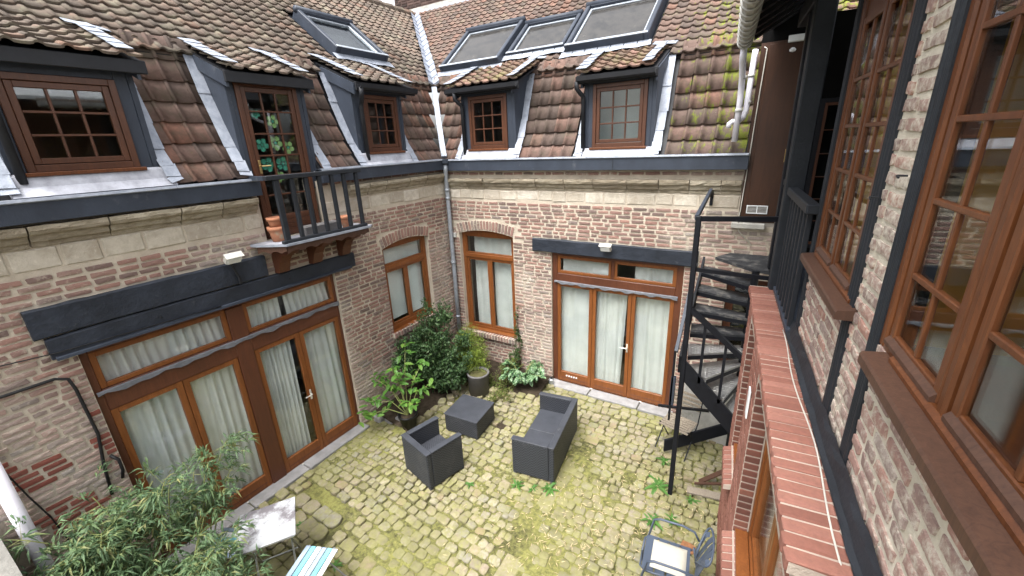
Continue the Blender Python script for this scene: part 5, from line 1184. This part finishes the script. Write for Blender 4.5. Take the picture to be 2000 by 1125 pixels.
def shrub(name, label, base, blobs, ncl, nlf, ln, wd, mat, stems=6, droop=.15, seed=1, up=.4, cat='shrub', spread=.09, stick='bark'):
    """blobs: (centre, radii) ellipsoids that the twigs fill; twigs reach from the base into them"""
    r = np.random.default_rng(seed); o = thing(name, label, cat, base); B = np.array(base, float); pts = []; dr = []; m = MB()
    w_ = np.array([b[1][0]*b[1][1]*b[1][2] for b in blobs])**.75; w_ /= w_.sum()
    for i in range(ncl):
        c, rr = blobs[r.choice(len(blobs), p=w_)]; d = r.normal(0, 1, 3); d /= np.linalg.norm(d); q = np.array(c)+d*np.array(rr)*r.uniform(.35, 1.05)**.6
        if q[2] < .05: q[2] = .05+r.uniform(0, .1)
        outd = (q-B)*np.array([1, 1, .6]); outd /= np.linalg.norm(outd)+1e-6; outd += np.array([0, 0, up]); outd /= np.linalg.norm(outd)
        for k in range(nlf):
            t = r.uniform(-1, .6); p = q+outd*spread*t+r.normal(0, spread*.28, 3); dd = outd*.6+r.normal(0, .75, 3); pts.append(p); dr.append(dd)
        if i < ncl*.30: m.tube([q-outd*spread*2.2, q+outd*spread*.4], [.004, .002], 4, False)
    for i in range(stems):
        c, rr = blobs[i % len(blobs)]; tgt = np.array(c)+r.normal(0, .25, 3)*np.array(rr); md = (B+tgt)/2+r.normal(0, .05, 3); m.tube([B+r.normal(0, .03, 3)*[1, 1, 0], md, tgt], [.016, .011, .005], 5, False)
    m.build('stems', stick, o); v, f = leaves(pts, dr, ln, wd, droop, seed); leafmesh('crown', mat, v, f, o); return o
shrub('evergreen_shrub', 'large dark evergreen shrub in the corner in front of the left window', (-5.05, 5.35, 0), [((-5.1, 5.15, .85), (.38, .45, .55)), ((-5.2, 4.7, .95), (.2, .22, .3)), ((-4.85, 5.5, .66), (.48, .5, .55)), ((-5.2, 4.85, 1.0), (.22, .25, .35)), ((-5.05, 5.55, 1.25), (.25, .3, .35)), ((-4.75, 5.25, .45), (.35, .35, .35))], 640, 13, .085, .038, 'leaf_dark', 10, .12, 3, .5)
shrub('tall_shrub', 'upright shrub with sparse shoots rising in front of the left window', (-5.12, 5.2, 0), [((-5.12, 5.28, 1.55), (.12, .16, .38)), ((-5.1, 5.75, 1.5), (.10, .14, .30)), ((-5.15, 5.1, 1.35), (.12, .16, .3))], 70, 11, .06, .028, 'leaf_dark', 7, .05, 5, .9)
shrub('golden_cypress', 'feathery yellow-green cypress beside the round pot', (-4.75, 6.02, 0), [((-4.68, 5.92, .66), (.34, .34, .42)), ((-4.50, 5.80, .50), (.30, .28, .32)), ((-4.85, 6.1, .85), (.2, .2, .25))], 330, 24, .06, .009, 'leaf_gold', 8, .3, 7, .2, spread=.11)
shrub('ground_cover', 'low yellowish creeping plants at the foot of the back window', (-4.15, 5.95, 0), [((-4.0, 5.9, .12), (.35, .25, .14)), ((-3.75, 5.55, .10), (.30, .22, .12)), ((-3.95, 6.25, .25), (.25, .2, .2))], 170, 12, .04, .022, 'leaf_cover', 4, .1, 9, .3, 'plant', .06)
shrub('climbing_ivy', 'thin ivy climbing the brickwork right of the back window', (-3.93, 6.58, 0), [((-3.95, 6.575, .62), (.10, .03, .4)), ((-3.96, 6.58, 1.1), (.05, .02, .38)), ((-4.02, 6.5, .35), (.16, .08, .2))], 75, 8, .04, .03, 'leaf_ivy', 3, .2, 11, .2, 'ivy', .05)
# plants with leaves large enough to pick apart
def leaf_proto(nm, mat, ln, wd, notch=0, curl=.15):
    m = MB(); k = 5; L_, R_, C_ = [], [], []
    for i in range(k+1):
        t = i/k; w_ = wd/2*math.sin(math.pi*min(1, (t*.92+.06)))**.8*(1-notch*(i % 2)); z = -curl*ln*t*t
        C_.append((t*ln, 0, z)); L_.append((t*ln, w_, z+w_*.25)); R_.append((t*ln, -w_, z+w_*.25))
    vs = C_+L_+R_; fs = [(i, i+1, k+1+i+1, k+1+i) for i in range(k)]+[(i, 2*(k+1)+i, 2*(k+1)+i+1, i+1) for i in range(k)]
    m.add(vs, fs); return m.mesh(nm, mat)
def leafy(o, protos, items):
    for i, (p, d, s_) in enumerate(items):
        d = Vector(d).normalized(); sd_ = d.cross(Vector((random.uniform(-.25, .25), random.uniform(-.25, .25), 1))).normalized(); u_ = sd_.cross(d)
        q = bpy.data.objects.new('leaf', protos[i % len(protos)]); COL.objects.link(q); q.parent = o; q.matrix_parent_inverse = Matrix.Translation(-o.location)
        q.matrix_basis = basis(d*s_, -sd_*s_, u_*s_, p)
pc = Vector((-4.74, 4.18, 0)); pt = thing('plant_pot', 'black plastic plant pot behind the armchair', 'plant pot', pc)
MB().lathe(pc, [(.11, 0), (.15, .22), (.165, .22), (.17, .27), (.15, .27), (.145, .235), (.02, .23)], 18).build('pot', 'black_pot', pt, True); MB().lathe(pc+Vector((0, 0, .225)), [(.143, 0), (.10, .012), (.02, .015)], 14).build('potting_soil', 'soil', pt)
lp = thing('lemon_plant', 'leggy young lemon plant with bright green leaves in the black pot', 'plant', pc+Vector((0, 0, .23))); rr = random.Random(4)
m = MB(); items = []; S0 = pc+Vector((0, 0, .23))
for k, (dx, dy, h) in enumerate([(-.42, -.12, .55), (-.25, -.30, .30), (-.12, .22, .95), (.10, .25, .70), (.32, .15, .50), (-.38, .22, .60), (.25, -.12, .30), (-.05, -.1, .75), (-.5, .05, .42), (-.30, -.42, .12)]):
    tip = S0+Vector((dx*1.45-.06, dy*1.45+.05, h*1.22)); mid = S0.lerp(tip, .5)+Vector((dx*-.15, dy*-.15, .12)); m.tube([S0, mid, tip], [.010, .007, .003], 5, False)
    for j in range(19):
        t = rr.uniform(.42, 1.02); p = (S0.lerp(mid, t*2) if t < .5 else mid.lerp(tip, t*2-1))+Vector((rr.uniform(-.07, .07), rr.uniform(-.07, .07), rr.uniform(-.05, .06))); a = rr.uniform(0, 6.28); items.append((p, (math.cos(a), math.sin(a), rr.uniform(-.3, .35)), rr.uniform(.7, 1.25)))
m.build('stems', 'cane', lp); LP_ = [leaf_proto('leaf', 'leaf_lemon', .125, .065, 0, c) for c in (.1, .25, .4)]; leafy(lp, LP_, items)
vb = Vector((-3.62, 6.12, .05)); vp_ = thing('variegated_plant', 'arching plant with large silver-marked leaves left of the back doors', 'plant', vb); items = []; m = MB()
for k in range(26):
    a = rr.uniform(0, 6.28); R_ = rr.uniform(.12, .46); h = rr.uniform(.35, .62)-R_*.35; tip = vb+Vector((R_*math.cos(a)*1.15, R_*math.sin(a)*.8, max(.12, h))); mid = vb.lerp(tip, .5)+Vector((0, 0, .14)); m.tube([vb, mid, tip], [.008, .006, .003], 4, False)
    for j in range(8): t = rr.uniform(.35, 1.0); p = vb.lerp(mid, t*2) if t < .5 else mid.lerp(tip, t*2-1); b = a+rr.uniform(-1.3, 1.3); items.append((p, (math.cos(b), math.sin(b), rr.uniform(-.45, .15)), rr.uniform(.7, 1.2)))
m.build('stems', 'cane', vp_); leafy(vp_, [leaf_proto('leaf', 'leaf_variegated', .15, .095, .25, c) for c in (.2, .35, .5)], items)
for i, (x, y, s_, lab) in enumerate([(-2.46, 3.92, .15, 'green weed rosette in the paving left of the sofa corner'), (-2.05, 4.08, .17, 'green weed tuft against the near end of the sofa'), (-2.25, 3.98, .12, 'small weed between two larger ones by the sofa'), (-.78, 4.82, .26, 'large leafy rosette weed left of the stair post'), (-.80, 5.35, .15, 'weed growing by the slat chair under the stair'), (-.72, 4.22, .2, 'sprawling weed above the dark blue chair'), (-.5, 4.35, .16, 'weed nearest the concrete channel'), (-.33, 4.78, .12, 'small weed right of the stair post'), (-3.05, 3.62, .10, 'tiny weed on the paving in front of the armchair'), (-2.62, 5.62, .16, 'weed behind the far end of the sofa'), (-4.55, 2.05, .12, 'weed between large cobbles near the white table'), (-3.7, 1.9, .10, 'weed in the paving right of the white table')]):
    o = thing('weed', lab, 'weed', (x, y, 0), 'weeds in the paving'); items = []
    s_ *= .8
    for k in range(14): a = 6.28*k/14+rr.uniform(-.3, .3); items.append((Vector((x+rr.uniform(-.02, .02), y+rr.uniform(-.02, .02), .012)), (math.cos(a), math.sin(a), rr.uniform(.2, .8)), s_/.15*rr.uniform(.6, 1.1)))
    leafy(o, WEED if i else (WEED := [leaf_proto('leaf', 'leaf_weed', .14, .038, 0, c) for c in (.35, .6)]), items)
# round grey pot full of rainwater
gp = thing('round_planter', 'grey cylindrical pot full of murky water behind the low table', 'planter', (-4.28, 5.6, 0)); gc = Vector((-4.28, 5.60, 0))
MB().lathe(gc, [(.19, 0), (.205, .40), (.215, .41), (.215, .44), (.185, .44), (.18, .40), (.02, .395)], 24).build('pot', 'grey_pot', gp, True); MB().lathe(gc+Vector((0, 0, .408)), [(.178, 0), (.02, .001)], 20).build('water', 'dirty_water', gp)
# planting bed
bed = MB(); bed.grid(lambda a, b: (-5.5+a*2.3, 4.05+b*2.6, (.09 if (a < .34 or b > .72) else -.05)+.03*math.sin(a*19+b*7)+.02*math.sin(b*23)), 36, 40); bo = bed.build('planting_bed', 'soil', None, True, 'structure')
x, y = -5.42, 4.02
for i in range(4): MB().bbox(WLD, x, x+.17, -.05, .09+random.uniform(-.02, .03), -y-.10, -y+.02, .02).build('edging_stone', 'bluestone', bo); x += .19; y += .07
for i in range(7): MB().bbox(Fr((-4.66+.03*math.sin(i*2), 4.36+i*.2, 0), (math.cos(.2*i), math.sin(.2*i), 0), (0, 0, 1), (math.sin(.2*i), -math.cos(.2*i), 0)), -.07, .07, -.05, .07+random.uniform(-.02, .03), -.08, .08, .02).build('edging_stone', 'cobble', bo)
for i in range(6): MB().bbox(Fr((-3.3-.18*i, 5.84-.03*i+.02*math.sin(i*3), 0), (1, 0, 0), (0, 0, 1), (0, -1, 0)), -.08, .08, -.05, .06+random.uniform(-.02, .04), -.07, .07, .02).build('edging_stone', 'cobble', bo)
# bamboo
def bamboo(name, label, base, canes, seed, nl=26):
    r = np.random.default_rng(seed); o = thing(name, label, 'bamboo', base); pts = []; dr = []; m = MB()
    for (x, y, z, tx, ty, tz) in canes:
        a, t = np.array([x, y, 0.]), np.array([tx, ty, tz]); md = a*.35+t*.65+np.array([0, 0, .22*tz]); path = []
        for i in range(9): s_ = i/8; path.append((1-s_)**2*a+2*s_*(1-s_)*md+s_*s_*t)
        m.tube(path, [.009*(1-.07*i) for i in range(9)], 5, False)
        for k in range(nl):
            s_ = r.uniform(.35, 1.0); c = (1-s_)**2*a+2*s_*(1-s_)*md+s_*s_*t; d = r.normal(0, 1, 3); d[2] = abs(d[2])*.3; d /= np.linalg.norm(d); tw = c+d*r.uniform(.05, .26); 
            if k % 2 == 0: m.tube([c, tw], [.003, .0015], 3, False)
            for j in range(11): e = d+r.normal(0, .6, 3); pts.append(tw+r.normal(0, .018, 3)); dr.append(e)
    m.build('canes', 'cane', o); v, f = leaves(pts, dr, .125, .019, .28, seed, .12); leafmesh('crown', 'leaf_bamboo', v, f, o); return o
cn = []; q = random.Random(12)
for i in range(24):
    ty = q.uniform(.05, 1.1); tx = q.uniform(-5.1, -4.1); top = 1.62-.18*abs(ty-.55)-(-4.6-tx)*-.25*0-(.35 if tx > -4.5 else 0); cn.append((-4.75+q.uniform(-.25, .25), .55+q.uniform(-.35, .35), 0, tx, ty, q.uniform(.65, 1.0)*top))
bamboo('bamboo_clump', 'dense green bamboo clump filling the lower left corner', (-4.75, .55, 0), cn, 21, 21)
bamboo('bamboo_shoot', 'separate bamboo shoots leaning across the left glazed doors', (-4.85, 1.15, 0), [(-4.85, 1.1, 0, -4.85, 1.45, 1.45), (-4.85, 1.1, 0, -4.8, 1.62, 1.5), (-4.85, 1.1, 0, -4.9, 1.3, 1.3), (-4.85, 1.1, 0, -4.75, 1.6, 1.2), (-4.8, 1.05, 0, -4.7, 1.25, 1.05)], 23, 20)
bamboo('bamboo_spray', 'low yellowish bamboo sprays in front of the white table', (-4.2, .9, 0), [(-4.35, .75, 0, -4.15, 1.1, .95), (-4.3, .8, 0, -3.95, 1.12, .85), (-4.3, .8, 0, -4.0, .95, 1.0), (-4.3, .7, 0, -3.75, 1.15, .7), (-4.4, .7, 0, -4.3, 1.05, 1.05)], 25, 24)
# litter of dry bamboo leaves and one brown leaf
r = np.random.default_rng(31); n = 900; P_ = np.stack([np.concatenate([r.normal(-1.7, .7, n//2), r.normal(-.9, .5, n-n//2)]), np.concatenate([r.normal(3.6, .5, n//2), r.normal(4.4, .7, n-n//2)]), np.full(n, .024)], 1); D_ = r.normal(0, 1, (n, 3)); D_[:, 2] *= .08
v, f = leaves(P_, D_, .07, .008, .0, 33, .1); lt = leafmesh('leaf_litter', 'leaf_litter', v, f, None); lt['kind'] = 'stuff'; lt['label'] = 'scattered dry straw-coloured bamboo leaves on the paving'; lt['category'] = 'leaf litter'
m = MB(); m.add([(-.35, 4.0, .03), (-.28, 3.93, .045), (-.20, 3.97, .035), (-.17, 4.06, .05), (-.24, 4.10, .04), (-.33, 4.09, .055), (-.27, 4.02, .03)], [(6, 0, 1), (6, 1, 2), (6, 2, 3), (6, 3, 4), (6, 4, 5), (6, 5, 0)]); tag(m.build('dead_leaf', 'dead_leaf', None), 'curled brown leaf on the paving behind the dark blue chair', 'leaf')
